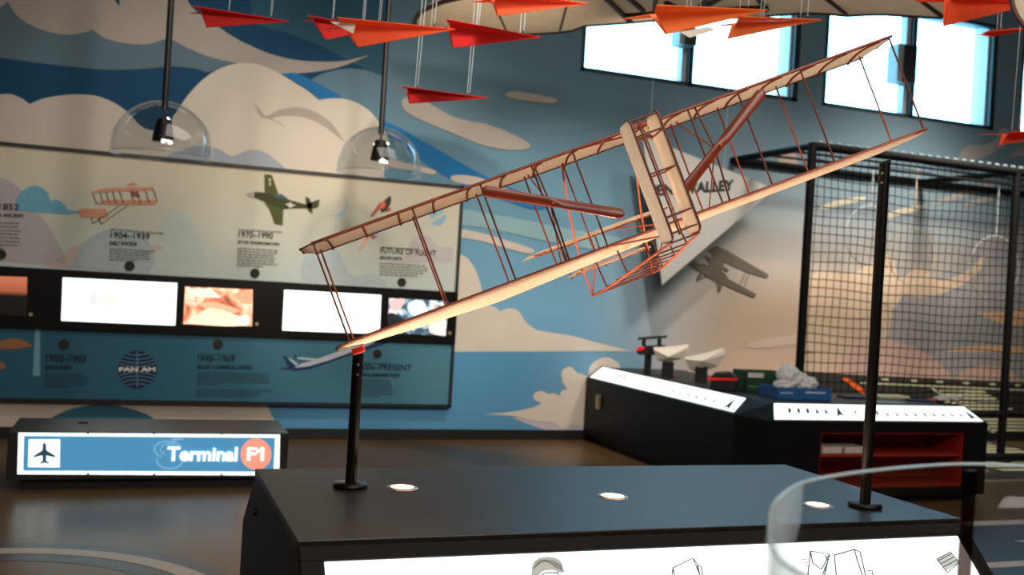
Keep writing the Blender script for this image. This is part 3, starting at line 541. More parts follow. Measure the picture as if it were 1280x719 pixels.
# sloping lit panel: frame plane from (DY0,DZ-.02) to (2.075,.425)
A = Vector((0, DY0-0.004, DZ-0.024)); Bv = Vector((0, 2.079, 0.423)); dn = (Bv-A).normalized(); nrm = Vector((0, dn.z, -dn.y)); nrm = nrm if nrm.z > 0 else -nrm; SL = (Bv-A).length
def slope(x, s, h=0.0): return Vector((x, 0, 0))+A+dn*s+nrm*h
def slab(x0, x1, s0, s1, h0, h1):
    q = [slope(x0, s0, h0), slope(x1, s0, h0), slope(x1, s1, h0), slope(x0, s1, h0)]; return G().prism(q, nrm*(h1-h0))
m_fr = M('bronze_black_frame', (16, 12, 9), 0.6, spec=0.15)
fg = G()
for x0, x1, s0, s1 in ((DX0, DX1, 0, 0.04), (DX0, DX1, SL-0.03, SL), (DX0, DX0+0.06, 0.04, SL-0.03), (DX1-0.045, DX1, 0.04, SL-0.03)): fg.prism([slope(x0, s0, 0), slope(x1, s0, 0), slope(x1, s1, 0), slope(x0, s1, 0)], nrm*0.018)
t.part(fg, 'panel_frame', m_fr, bevel=0.003)
lb = t.part(slab(DX0+0.06, DX1-0.045, 0.04, SL-0.03, 0.002, 0.008), 'light_panel', M('lightbox_white', (240, 250, 248), 0.4, emit=1.35, var=0.01))
PEN = M('pencil_line', (96, 100, 98), 0.6, emit=0.1); PEND = M('pencil_dark', (60, 62, 60), 0.6); PENL = M('pencil_pale', (186, 192, 188), 0.6, emit=0.6)
def onslope(px, py, h=0.0095):
    r = ray(px, py); P0 = A+nrm*h; k = (P0-CAM).dot(nrm)/r.dot(nrm); return CAM+r*k
def ds(name, q, mat, smooth=True, h=0.0095):
    pts = curve([tuple(p) for p in q]) if smooth else [Vector(p[:2]) for p in q]
    return G().prism([onslope(p.x, p.y, h) for p in pts], nrm*0.0008).build(name, mat, t.e, O)
def dline(name, pts, mat, r=0.0017): return G().tube([onslope(x, y, 0.0102) for x, y in pts], r, 5).build(name, mat, t.e, O)
# drawn head with cap, running below the frame
ds('drawing_cap', [(664, 719), (665, 708), (670, 700), (680, 696.5), (692, 697), (701, 702), (704, 711), (707, 715, 1), (700, 716), (690, 713), (678, 715), (670, 726), (668, 740), (662, 745, 1)], M('pencil_shade', (168, 172, 168), 0.6, emit=0.45))
for k in range(9): dline('pencil_stroke', [(666+k*0.8, 712-k*1.4), (676+k, 703-k*0.4), (690+k*0.5, 700+k*1.2), (703, 708+k*0.7)], PEN, 0.0006)
dline('pencil_stroke', [(668, 740), (672, 722), (682, 716), (697, 716)], PEND); dline('pencil_stroke', [(697, 716), (702, 726), (704, 738), (699, 745)], PEND)
for x, y, w, n in ((748, 704, 53, 5), (897, 698, 52, 6), (1102, 690, 45, 9)):
    for k in range(n): dline('text_line', [(x+k*1.2, y+k*3.6), (x+w*random.uniform(.86, 1)+k*1.2, y+k*3.6-1.4)], PENL, 0.0007)
# drawn camera box and papers
for pts in ([(840, 719), (841, 710), (866, 698), (875, 719)], [(866, 698), (871, 704), (878, 730)], [(872, 707), (876, 708), (880, 725)], [(841, 710), (846, 730)],
            [(1010, 719), (1013, 689), (1038, 693), (1028, 719)], [(1013, 689), (1016, 704), (1027, 712), (1036, 694)], [(1043, 694), (1068, 687), (1075, 690), (1082, 719)], [(1043, 694), (1046, 725)], [(1068, 687), (1072, 702), (1078, 719)], [(1031, 694), (1035, 700), (1030, 722)],
            [(1084, 714), (1090, 713), (1092, 722)]): dline('drawing_line', pts, PEND)
ds('drawing_stamp', [(1171, 699), (1188, 690), (1199, 703), (1182, 715)], PENL, False)
for pts in ([(1171, 699), (1188, 690), (1199, 703), (1184, 716), (1171, 699)], [(1173, 701), (1190, 692)], [(1176, 705), (1193, 696)], [(1179, 709), (1196, 700)]): dline('drawing_line', pts, PEN)
for k in range(3): dline('text_line', [(1000+2*k, 700+4*k), (1008+2*k, 699.5+4*k)], PENL)
p = Vector((DX0-0.001, 3.35, 0.72)); t.part(G().tube([p, p+Vector((-0.008, 0, 0))], 0.012, 14), 'keyhole', m_black)
# uplights, each let into the top
for i, (px, py) in enumerate(((503, 610), (766, 621), (1022, 632))):
    c = onZ(px, py, DZ)
    u = T('uplight', ('recessed glowing uplight beside the short left post', 'recessed glowing uplight in the middle of the desk top', 'recessed glowing uplight seen through the curved guard by the tall post')[i], 'lamp', (c.x, c.y, DZ), 'warm uplights let into the desk top')
    u.part(G().lathe([(0.036, DZ+0.0005), (0.037, DZ+0.004), (0.047, DZ+0.0035), (0.050, DZ+0.0005)], (c.x, c.y, 0), 36), 'trim_ring', M('brushed_steel', (190, 178, 166), 0.35, 0.9))
    u.part(G().lathe([(0.0005, DZ+0.0028), (0.037, DZ+0.0026)], (c.x, c.y, 0), 36), 'lens', M('uplight_lens', (255, 196, 150), 0.3, emit=14.0, var=0.01))
    s_ = spot('uplight_lamp', (c.x, c.y, DZ+0.01), (c.x+0.02, c.y-0.03, 3), (38, 40, 43)[i], (1.0, 0.68, 0.47), 125, 0.6, 0.03); s_.parent = u.e; s_.location = s_.location-u.loc
# ================================================================== MODEL AIRPLANE
RM = Matrix(((0.88787, 0.26936, -0.37312), (-0.22633, 0.96165, 0.15566), (0.40069, -0.05374, 0.91464)))
# exact rotation from heading, pitch and bank
ya, pa, ba = -0.2731, -0.0521, -0.4117
RM = (Matrix.Rotation(ya, 3, 'Z') @ Matrix.Rotation(pa, 3, 'X') @ Matrix.Rotation(ba, 3, 'Y'))
MT = Vector((1.4557, 2.9157, 1.8412))
t = T('model_biplane', 'wood and fabric model of an early biplane banked on two black posts', 'model airplane', MT, rot=RM); E2 = t.e
def toloc(px, py, y):
    r = RM.transposed() @ ray(px, py); c = RM.transposed() @ (CAM-MT); return c+r*((y-c.y)/r.y)
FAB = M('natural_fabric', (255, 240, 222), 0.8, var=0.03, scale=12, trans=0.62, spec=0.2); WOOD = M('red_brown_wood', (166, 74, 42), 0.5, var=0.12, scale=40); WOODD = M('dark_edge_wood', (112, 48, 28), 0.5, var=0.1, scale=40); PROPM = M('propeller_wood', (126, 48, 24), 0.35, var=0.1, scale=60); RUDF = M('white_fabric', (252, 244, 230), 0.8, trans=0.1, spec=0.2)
GP = 0.160; LE, TE = 0.140, -0.117
def cam_z(y): u = min(1, max(0, (LE-y)/(LE-TE))); return 0.012*math.sin(math.pi*u**0.8)-0.006*(1-u)
def te(x):
    a = max(0, (abs(x)-0.93)/0.10); return TE+a*a*0.11
def le(x):
    a = max(0, (abs(x)-0.97)/0.06); return LE-a*a*0.05
def belly(x):
    st = [(-1.03, .004), (-0.95, .014), (-0.75, .026), (-0.5, .037), (-0.2, .027), (0.2, .017), (0.6, .016), (0.85, .015), (0.97, .009), (1.03, .004)]
    for (x0, d0), (x1, d1) in zip(st, st[1:]):
        if x0 <= x <= x1: return d0+(d1-d0)*(x-x0)/(x1-x0)
    return 0.004
def wing(zb, sag=False):
    g = G(); nx, ny = 60, 10; vs = []
    for i in range(nx+1):
        x = -1.03+2.06*i/nx; y0, y1 = te(x), le(x)
        for j in range(ny+1): y = y0+(y1-y0)*j/ny; vs.append((x, y, zb+cam_z(y) if not sag else zb-0.004-belly(x)*(1-(-1+2*j/ny)**2)))
    g.add(vs, [(i*(ny+1)+j, (i+1)*(ny+1)+j, (i+1)*(ny+1)+j+1, i*(ny+1)+j+1) for i in range(nx) for j in range(ny)], True); return g
def rib_mesh(k_=1.0):
    g = G(); pts = [(0, TE+(LE-TE)*k/8, k_*cam_z(TE+(LE-TE)*k/8)-0.0035*k_) for k in range(9)]
    g.tube(pts, 0.0042, 5); me = bpy.data.meshes.new('rib'); me.from_pydata([tuple(v) for v in g.v], [], g.f); me.polygons.foreach_set('use_smooth', g.smooth); me.materials.append(WOOD); return me
RIB = rib_mesh(); RIBL = rib_mesh(0.25)
for zb, nm in ((GP, 'upper_wing'), (-GP, 'lower_wing')):
    w_ = t.part(wing(zb, zb < 0), nm, FAB, solid=0.003, fix=False)
    for k in range(17):
        x = -0.94+k*1.88/16; o = link('rib', RIB if zb > 0 else RIBL, w_); o.location = (x, 0, zb)
    t.part(G().tube([(-1.0, LE-0.004, zb-0.004), (1.0, LE-0.004, zb-0.004)], 0.0048, 8), 'spar', WOODD, w_)
    t.part(G().tube([(-0.985, -0.110, zb+0.001), (0.985, -0.110, zb+0.001)], 0.0048, 8), 'spar', WOODD, w_)
    t.part(G().tube([(x, te(x), zb+(cam_z(te(x)) if zb > 0 else 0)) for x in [-1.03+2.06*k/60 for k in range(61)]], 0.0026, 6), 'trailing_edge', WOOD, w_)
    for sgn in (-1, 1): t.part(G().tube([(sgn*1.03, te(1.03)+(le(1.03)-te(1.03))*k/6, zb+(cam_z(te(1.03)+(le(1.03)-te(1.03))*k/6) if zb > 0 else -0.004)) for k in range(7)], 0.004, 6), 'wing_tip', WOOD, w_)
ST = [-0.978, -0.66, -0.437, -0.267, -0.13, 0.13, 0.264, 0.437, 0.657, 0.975]
for x in ST:
    for y in (-0.108, 0.112):
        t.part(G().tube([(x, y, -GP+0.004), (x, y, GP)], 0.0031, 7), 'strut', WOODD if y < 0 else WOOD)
# propellers on their brackets
def prop(hx, hz, ang, R):
    h = Vector((hx, -0.205, hz)); ax = Vector((math.cos(ang), 0, math.sin(ang))); pr = Vector((-math.sin(ang), 0, math.cos(ang))); g = G(); n = 40; vs = []
    for i in range(n+1):
        u = math.sin(math.pi*(i/n-0.5)); s_ = abs(u); wv = 0.0165*(0.9+0.16*s_)
        if s_ > 0.92: wv *= math.sqrt(max(0.03, 1-((s_-0.92)/0.08)**2))
        tw = 0.28*(1-0.6*s_)*(1 if u > 0 else -1)
        wd_ = pr*math.cos(tw)+Vector((0, 1, 0))*math.sin(tw); th = ax.cross(wd_)
        for a in range(8):
            q = 2*math.pi*a/8; vs.append(h+ax*(u*R)+wd_*(wv*math.cos(q))+th*(0.0045*math.sin(q)))
    g.add(vs, [(i*8+k, i*8+(k+1) % 8, (i+1)*8+(k+1) % 8, (i+1)*8+k) for i in range(n) for k in range(8)], True)
    g.add(vs[:8], [tuple(range(8))]); g.add(vs[-8:], [tuple(range(8))])
    p_ = t.part(g, 'propeller', PROPM)
    t.part(G().tube([h+Vector((0, -0.012, 0)), h+Vector((0, 0.06, 0))], 0.005, 10), 'shaft', WOOD, p_)
    for zz in (GP, -GP):
        t.part(G().tube([(hx, -0.108, zz), (hx, -0.150, hz)], 0.0032, 6), 'propeller_bracket', WOODD)
        t.part(G().tube([(hx*0.98, 0.108, zz), (hx, -0.150, hz)], 0.0026, 6), 'propeller_bracket', WOOD)
prop(-0.259, 0.020, math.atan2(-0.213, 0.379), 0.219)
prop(0.288, 0.012, math.atan2(0.115, 0.195), 0.222)
# twin rudder
RX = (-0.069, 0.010)
def rpoly(y0, y1, z0, z1, r=0.03):
    o = []
    for cy, cz, a0 in ((y1-r, z1-r, 0), (y0+r, z1-r, 90), (y0+r, z0+r, 180), (y1-r, z0+r, 270)):
        for k in range(5): a = math.radians(a0+k*22.5); o.append((cy+r*math.cos(a), cz+r*math.sin(a)))
    return o
rp = rpoly(-0.62, -0.50, -0.212, 0.124, 0.022)
for i, x in enumerate(RX):
    ru = t.part(G().prism([(x, y, z) for y, z in rp], (0.003, 0, 0)), 'rudder', RUDF if i == 0 else FAB)
    t.part(G().tube([(x+0.004, y, z) for y, z in rp+rp[:1]], 0.0034, 6, caps=False), 'rudder_edge', WOODD, ru)
    for zz in (0.07, -0.03, -0.15):
        t.part(G().tube([(x+(0.005 if i == 0 else -0.002), -0.617, zz), (x+(0.005 if i == 0 else -0.002), -0.503, zz)], 0.0028, 6), 'rudder_rib', WOOD, ru)
for zz in (0.118, 0.075, -0.03, -0.15, -0.195):
    for y in (-0.612, -0.51):
        t.part(G().tube([(RX[0], y, zz), (RX[1], y, zz)], 0.003, 6), 'rudder_crossbar', WOODD if y < -.6 else WOOD)
t.part(G().tube([(-0.030, -0.565, -0.205), (-0.030, -0.565, 0.12)], 0.003, 6), 'rudder_post', WOODD)
t.part(G().tube([(-0.022, -0.560, -0.205), (-0.022, -0.560, 0.12)], 0.0022, 6), 'rudder_post', WOOD)
# tail booms and undercarriage rails
for sgn, rx in ((-1, RX[0]), (1, RX[1])):
    t.part(G().tube([(sgn*0.13, -0.108, GP), (rx, -0.505, 0.10)], 0.0032, 6), 'tail_boom', WOOD)
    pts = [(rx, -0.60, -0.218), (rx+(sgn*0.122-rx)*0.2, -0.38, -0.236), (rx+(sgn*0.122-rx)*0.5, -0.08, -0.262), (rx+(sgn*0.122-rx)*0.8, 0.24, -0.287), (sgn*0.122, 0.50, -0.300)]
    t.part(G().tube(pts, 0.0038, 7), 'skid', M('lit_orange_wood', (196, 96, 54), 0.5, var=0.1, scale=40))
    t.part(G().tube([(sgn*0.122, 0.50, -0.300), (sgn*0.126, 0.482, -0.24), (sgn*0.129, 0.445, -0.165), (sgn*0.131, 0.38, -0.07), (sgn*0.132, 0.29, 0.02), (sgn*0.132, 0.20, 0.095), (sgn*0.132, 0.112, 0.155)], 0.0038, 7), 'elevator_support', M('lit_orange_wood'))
    t.part(G().tube([(sgn*0.122, 0.50, -0.300), (sgn*0.131, 0.112, -0.158)], 0.003, 6), 'skid_strut', WOOD)
    for f, yy in ((0.2, -0.38), (0.5, -0.08), (0.8, 0.24)):
        xx = rx+(sgn*0.122-rx)*f; zz = -0.218-0.082*((yy+0.6)/1.1)
        t.part(G().tube([(xx, yy, zz), (xx*1.02, yy+0.02, -0.158 if yy > -.1 else -0.19)], 0.003, 6), 'skid_strut', WOODD)
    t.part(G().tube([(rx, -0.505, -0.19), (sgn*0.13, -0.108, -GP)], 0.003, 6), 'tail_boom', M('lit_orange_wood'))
for f, yy in ((0.0, -0.6), (0.2, -0.38), (0.36, -0.22), (0.5, -0.08), (0.65, 0.08), (0.8, 0.24), (0.92, 0.39), (1.0, 0.50)):
    zz = -0.218-0.082*((yy+0.6)/1.1)
    t.part(G().tube([(RX[0]+(-0.122-RX[0])*f, yy, zz), (RX[1]+(0.122-RX[1])*f, yy, zz)], 0.003, 6), 'cross_rail', WOODD)
# front elevator, two surfaces
def elev(z, half, y0, y1):
    g = G(); vs = []; nx, ny = 24, 6
    for i in range(nx+1):
        u = -1+2*i/nx; x = u*half; k = math.sqrt(max(0.015, 1-abs(u)**4)); c = (y0+y1)/2; h = (y1-y0)/2*k
        for j in range(ny+1): v = -1+2*j/ny; vs.append((x, c+v*h, z+0.012*(1-v*v)*k))
    g.add(vs, [(i*(ny+1)+j, (i+1)*(ny+1)+j, (i+1)*(ny+1)+j+1, i*(ny+1)+j+1) for i in range(nx) for j in range(ny)], True)
    e_ = t.part(g, 'elevator', FAB, solid=0.003, fix=False)
    for y in (y0+0.012, y1-0.012): t.part(G().tube([(-half*0.86, y, z), (half*0.86, y, z)], 0.0038, 6), 'elevator_spar', WOOD, e_)
    for x in [v*half/0.315 for v in (-0.21, -0.105, 0.0, 0.105, 0.21)]: t.part(G().tube([(x, y0+0.006, z-0.002), (x, (y0+y1)/2, z+0.009), (x, y1-0.006, z-0.002)], 0.003, 6), 'elevator_rib', WOOD, e_)
elev(-0.086, 0.315, 0.52, 0.64); elev(-0.205, 0.17, 0.53, 0.64)
for x in (-0.16, -0.02, 0.16): t.part(G().tube([(x, 0.58, -0.215), (x, 0.58, -0.08)], 0.003, 6), 'elevator_post', WOODD)
for sgn in (-1, 1):
    t.part(G().tube([(sgn*0.128, 0.49, -0.20), (sgn*0.16, 0.58, -0.10)], 0.003, 6), 'elevator_brace', WOOD)
    for y, z in ((0.56, -0.09),): t.part(G().tube([(sgn*0.131, 0.112, -0.15), (sgn*0.05, y, z)], 0.0026, 6), 'elevator_brace', M('lit_orange_wood'))
# ---- posts
def post(nm, base, topx, lab, red):
    b_ = onZ(base[0], base[1], DZ); px, py = topx; r = ray(px, py); k = math.hypot(b_.x, b_.y)/math.hypot(r.x, r.y); zt = (CAM+r*k).z
    p = T(nm, lab, 'stand', (b_.x, b_.y, DZ), 'black posts holding up the model')
    p.part(G().lathe([(0.0005, DZ+0.0005), (0.052, DZ+0.0005), (0.054, DZ+0.004), (0.053, DZ+0.012), (0.020, DZ+0.015), (0.0005, DZ+0.015)], (b_.x, b_.y, 0), 36), 'foot', M('black_steel', (7, 6, 5), 0.35, spec=0.25))
    p.part(G().tube([(b_.x, b_.y, DZ+0.01), (b_.x, b_.y, zt)], 0.0175, 24), 'tube', M('black_steel'))
    d = (CAM-b_); d.z = 0; d.normalize(); sd = Vector((-d.y, d.x, 0))
    for dz in (0.035, 0.066):
        q = Vector((b_.x, b_.y, zt-dz))+d*0.0165+sd*(0.002 if red else -0.006); p.part(G().tube([q, q+d*0.004], 0.0042, 12), 'screw', M('steel_screw', (190, 186, 180), 0.3, 0.9))
    if red:
        tc_ = Vector((b_.x, b_.y, zt)); p.part(G().obox(tc_+Vector((0, 0, 0.009)), RM @ Vector((0.019, 0, 0)), RM @ Vector((0, 0.03, 0)), RM @ Vector((0, 0, 0.010))), 'cradle', M('red_pad', (214, 44, 34), 0.5), bevel=0.003)
    else:
        tc_ = Vector((b_.x, b_.y, zt)); p.part(G().obox(tc_+Vector((0, 0, 0.002)), RM @ Vector((0.016, 0, 0)), RM @ Vector((0, 0.014, 0)), RM @ Vector((0, 0, 0.006))), 'cradle', M('black_steel'), bevel=0.003)
post('support_post', (438, 609), (448.5, 441.5), 'short black post with a red cradle under the lower wing tip', True)
post('support_post', (1081, 634), (1099.5, 204), 'tall black post rising to the higher wing in front of the net', False)
# ================================================================== PAPER AIRPLANES
STR = M('white_string', (190, 206, 210), 0.5)
def dart(nose, tail, keel, Y, mat, lab, half=0.30, patch=None, tilt=0.0, lean=0.03, strings=((0.62, 0.5), (-0.25, 0.25)), dY=0.0):
    n = onY(nose[0], nose[1], Y); tl = onY(tail[0], tail[1], Y+dY); kp = onY(keel[0], keel[1], Y+dY*0.8); ln = (n-tl).length
    f = (n-tl).normalized(); sd = f.cross(Vector((0, 0, 1))).normalized(); up = sd.cross(f).normalized(); sd = (sd*math.cos(tilt)+up*math.sin(tilt)).normalized()
    c = (n+tl)/2; p = T('paper_airplane', lab, 'paper plane', c, 'folded paper airplanes hung in a flock')
    ct = n+(tl-n)*0.90+up*(-0.004); h = half*ln
    for s_ in (1, -1):
        tip = tl+sd*(s_*h)-up*(0.02*ln if s_ > 0 else 0.0)
        mid = ct+sd*(s_*0.035*ln)-up*0.01*ln
        p.part(G().prism([n+sd*(s_*0.002), tip, mid], up*0.0035), 'wing', mat)
        p.part(G().prism([n, mid, kp+sd*(s_*0.012*ln)], sd*(-s_*0.002)), 'keel', mat)
        if patch and s_ > 0:
            kk = [onY(x_, y_, Y-0.07) for x_, y_ in patch]
            p.part(G().prism(kk, (0, 0.003, 0)), 'white_patch', M('white_paper', (228, 224, 214), 0.7, trans=0.2))
    for fx, sp in strings:
        for s_ in (-1, 1):
            q = c+f*(fx*ln*0.5)+sd*(s_*sp*0.10*ln); top_ = Vector((q.x+lean*(HT-q.z)*s_*0.3+lean*(HT-q.z), q.y+s_*0.02, HT-0.002))
            p.part(G().tube([q, top_], 0.0016, 5), 'string', STR); p.part(G().tube([q, q+Vector((0, 0, 0.014))], 0.003, 6), 'string_clip', m_black)
    return p
RED = M('red_paper', (224, 36, 34), 0.75, trans=0.35, var=0.03); RO = M('red_orange_paper', (252, 104, 58), 0.75, trans=0.35, var=0.03); OR_ = M('orange_paper', (255, 142, 70), 0.75, trans=0.35, var=0.03)
dart((361, 27), (239, 11), (258, 34.5), 5.2, RED, 'red paper airplane hung farthest left, just right of the rod', 0.2)
dart((470, 36), (382, 22), (407, 50), 5.6, RED, 'red paper airplane half hidden behind the one with a white patch', 0.2)
dart((569, 37), (414, 28), (447, 59), 4.6, RO, 'orange red paper airplane with a white patch on its wing', 0.24, patch=((412.5, 27), (445, 29.5), (441.5, 42)))
dart((675.5, 47), (548, 29), (566, 60), 4.8, RED, 'red paper airplane below the hanging wing, left of the windows', 0.24)
dart((610, 123), (497, 109), (512, 129.5), 5.4, RED, 'lowest red paper airplane, hung on long strings against the mural', 0.16, strings=((0.55, 0.4), (-0.6, 0.5)))
dart((734, 5), (602, -6), (622, 20), 4.5, RO, 'orange red paper airplane cut by the top edge above the glider wing', 0.25)
dart((959, 13), (798, 14), (833, 43), 4.4, OR_, 'large orange paper airplane in front of the first window', 0.24, patch=False)
dart((1027, 25), (905, 26), (909, 49), 4.9, OR_, 'orange paper airplane tucked behind the large one before the window', 0.24)
dart((1290, 6), (1172, -8), (1180, 33), 4.3, RO, 'orange red paper airplane high at the right above another', 0.26)
dart((1300, 34), (1216, 42), (1240, 46), 4.7, RO, 'small orange red paper airplane just under the high right one', 0.22)
dart((1345, 168), (1246, 165), (1250, 181), 4.5, RO, 'orange red paper airplane low at the right edge over the cage', 0.2, strings=((-0.55, 0.4),))
pw = T('paper_card', 'small white card hanging behind the large orange paper airplane', 'card', onY(875, 42, 4.9))
pw.part(G().prism([onY(x, y, 4.9) for x, y in ((850, 40), (884, 33), (897, 37), (862, 47))], (0, 0.003, 0)), 'card', M('white_paper', (228, 224, 214), 0.7, trans=0.2)); q = onY(874, 36, 4.9); pw.part(G().tube([q, (q.x, q.y, HT-0.002)], 0.001, 5), 'string', STR)
# ================================================================== HANGING GLIDER OVERHEAD
GZ = 3.7; FABG = M('glider_fabric', (240, 226, 206), 0.85, var=0.05, scale=6, trans=0.5, spec=0.2); GW = M('glider_wood', (70, 42, 30), 0.5)
far = [(519, 32), (545, 34), (575, 38), (605, 42), (640, 43), (668, 42), (700, 40), (716, 38), (732, 32), (760, 30), (790, 28), (820, 25), (850, 25), (880, 24), (910, 22), (940, 21), (965, 19), (990, 17), (1010, 16), (1035, 17), (1058, 19.5), (1085, 18), (1110, 18), (1140, 20), (1178, 22)]
fp = [onZ(x, y, GZ) for x, y in far]
t = T('hanging_glider', 'cream fabric glider wing with dark ribs hanging over the room', 'glider', (3.7, 6.3, GZ)); O = t.loc
d_ = Vector((-0.50, -0.866, 0)); CH = 1.6
nearp = [p+d_*CH for p in fp]
# rounded left tip
tip_l = [onZ(x, y, GZ) for x, y in ((518, 27), (521, 21), (528, 14), (539, 8), (554, 2), (575, -3), (600, -8), (640, -14))]
nearp = nearp[9:]
poly = fp[::-1]+tip_l+nearp
t.part(G().prism(poly, (0, 0, 0.03)), 'wing', FABG)
t.part(G().tube([p-Vector((0, 0, 0.0)) for p in fp], 0.014, 6), 'trailing_edge', GW)
t.part(G().tube([fp[0]]+tip_l+[nearp[0]], 0.02, 6), 'wing_tip', GW)
t.part(G().tube(nearp, 0.02, 6), 'leading_edge', GW)
for (x0, y0, x1, y1, w_) in ((612, -6, 634, 41, .007), (712, -6, 700, 38, .007), (757, -3, 788, 27, .018), (785, -3, 804, 13, .016), (782, 19, 880, 12, .014), (820, -4, 818, 14, .014), (832, 3, 850, 11, .016), (850, 11, 872, 12, .016), (872, 12, 886, -4, .016), (905, -4, 866, 14, .014), (870, 13, 960, 9, .016), (880, 11, 902, -5, .014), (945, -5, 958, 12, .018), (1031, -3, 1058, 18, .012), (1146, -3, 1178, 21, .012)):
    t.part(G().tube([onZ(x0, y0, GZ-0.012), onZ(x1, y1, GZ-0.012)], w_*1.3, 6), 'rib', GW)
q = onZ(818, 14, GZ-0.012); t.part(G().tube([q, q+Vector((0, 0, -0.10))], 0.006, 6), 'peg', GW)
for k in (3, 12, 22): t.part(G().tube([nearp[max(0, k-9)], (nearp[max(0, k-9)].x, nearp[max(0, k-9)].y, HT-0.002)], 0.003, 5), 'suspension_wire', M('steel_wire', (120, 124, 126), 0.4, 0.8)); t.part(G().tube([fp[k]+Vector((0, 0, 0.03)), (fp[k].x, fp[k].y, HT-0.002)], 0.002, 5), 'suspension_wire', M('steel_wire'))
t = T('fabric_disc', 'round cream fabric surface with a dark rim at the upper right corner', 'wing', onY(1330, -10, 3.6)); cc = onY(1336, -14, 3.6); rr = 0.252
cx_ = (CR*0.85-CF*0.3).normalized(); cu_ = CU; pts = [cc+cx_*(rr*math.cos(k*math.pi/24))+cu_*(rr*math.sin(k*math.pi/24)) for k in range(48)]
t.part(G().prism(pts, CF*0.02), 'fabric', FABG); t.part(G().tube(pts+pts[:1], 0.013, 8, caps=False), 'rim', GW)
t.part(G().tube([cc+cu_*rr, (cc.x, cc.y, HT-0.002)], 0.003, 5), 'suspension_wire', M('steel_wire'))
# ================================================================== WALL SPEAKERS
for (x0, y0, x1, y1, lab) in ((1119, 58, 1146, 101, 'black box speaker with a pale side hung on the second window mullion'), (847, 36, 871, 54, 'box speaker on the first window mullion, mostly behind a paper airplane')):
    a_ = onY(x0, y1, WY-0.2); b_ = onY(x1, y0, WY-0.2); xs = (a_.x, b_.x); t = T('wall_speaker', lab, 'speaker', ((xs[0]+xs[1])/2, WY-0.1, a_.z), 'speakers on the window mullions')
    xm = xs[0]+(xs[1]-xs[0])*0.35
    t.part(G().box((xm, WY-0.22, a_.z), (xs[1], WY-0.03, b_.z)), 'cabinet', M('speaker_black', (34, 38, 38), 0.5), bevel=0.006)
    t.part(G().box((xs[0]+0.02, WY-0.20, a_.z), (xm, WY-0.03, b_.z)), 'side_panel', M('speaker_grey', (150, 160, 160), 0.5))
    t.part(G().box((xm+0.02, WY-0.03, (a_.z+b_.z)/2-0.04), (xm+0.08, WY+0.005, (a_.z+b_.z)/2+0.04)), 'bracket', m_black)
# ================================================================== PENNANT
PN = 8.9; pv = [(803, 170), (968.5, 236), (828, 356), (817, 275)]
t = T('pennant_board', 'grey white triangular pennant lettered PENN VALLEY', 'pennant', onY(860, 260, PN)); O = t.loc
t.part(G().prism([onY(x, y, PN) for x, y in pv], (0, 0.02, 0)), 'board', M('pennant_white', (172, 174, 170), 0.6, var=0.03, scale=3))
a_ = onY(788, 250.5, PN-0.002); b_ = onY(917.5, 238.5, PN-0.002); c_ = onY(789, 236, PN-0.002)
a_ = onY(812, 246, PN-0.002); c_ = onY(812.5, 231.5, PN-0.002)
text('pennant_text', 'PENN VALLEY', M('black_lettering', (20, 22, 24), 0.6), t.e, O, (a_, b_, c_), 0.05)
for x, y in ((812, 174), (905, 211)):
    q = onY(x, y, PN+0.01); t.part(G().tube([q, (q.x, q.y, HT-0.002)], 0.002, 5), 'string', STR)
# ================================================================== NET CAGE
CX0, CX1, CX2, CY, CZ = 5.95, 8.52, 11.1, 7.93, 3.025
t = T('net_cage', 'tall black tubular cage with square netting beside the mural', 'cage', (7.2, CY, 0)); O = t.loc
BLK = M('cage_black', (7, 7, 7), 0.6, spec=0.15); r_ = 0.042
for x in (CX0, CX1, CX2):
    t.part(G().tube([(x, CY, 0.0), (x, CY, CZ+0.03)], r_, 14), 'post', BLK); t.part(G().lathe([(0.0005, 0.001), (0.10, 0.001), (0.10, 0.02), (0.045, 0.03)], (x, CY, 0), 20), 'foot', BLK)
for x in (CX0, CX1, CX2):
    t.part(G().tube([(x, CY, CZ), (x, WY-0.005, CZ)], 0.036, 12), 'side_rail', BLK)
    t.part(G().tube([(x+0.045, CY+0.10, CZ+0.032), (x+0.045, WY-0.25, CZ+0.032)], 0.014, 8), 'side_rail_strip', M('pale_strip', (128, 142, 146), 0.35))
for y, z, rr_ in ((CY, CZ, 0.042), (WY-0.05, CZ, 0.034), (CY, CZ-0.14, 0.014), (CY, 0.50, 0.035), (CY-0.02, 0.05, 0.045)):
    t.part(G().tube([(CX0, y, z), (CX2, y, z)], rr_, 12), 'rail', BLK)
k = 0
x = CX0+0.06
while x < 9.6:
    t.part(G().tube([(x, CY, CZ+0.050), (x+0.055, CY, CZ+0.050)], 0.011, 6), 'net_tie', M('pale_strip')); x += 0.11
net = G(); cell = 0.085; NC = M('net_cord', (6, 6, 5), 1.0, spec=0.0)
def wob(a, b): return 0.006*math.sin(a*7.3+b*3.1)+0.005*math.sin(a*2.1-b*5.7)
def cord(pts, r): net.tube(pts, r, 4, caps=False)
z0, z1 = 0.53, CZ-0.03
nx = int((CX2-CX0)/cell); nz = int((z1-z0)/cell)
for i in range(1, nx):
    x = CX0+i*cell; cord([(x+wob(x, z0+j*(z1-z0)/16)*1.2, CY+0.01+wob(z0+j, x)*0.8, z0+j*(z1-z0)/16) for j in range(17)], 0.0045)
for j in range(0, nz+1):
    z = z0+j*(z1-z0)/nz; cord([(CX0+k*(CX2-CX0)/48, CY+0.01+wob(k, z)*0.8, z+wob(z*1.7, CX0+k*0.11)*1.3-0.006*math.sin(math.pi*k/24)**2) for k in range(49)], 0.0045)
t.part(net, 'net', NC)
for y in (8.4, 8.8): t.part(G().tube([(CX0, y, CZ+0.012), (CX2, y, CZ+0.012)], 0.013, 8), 'roof_rail', BLK)
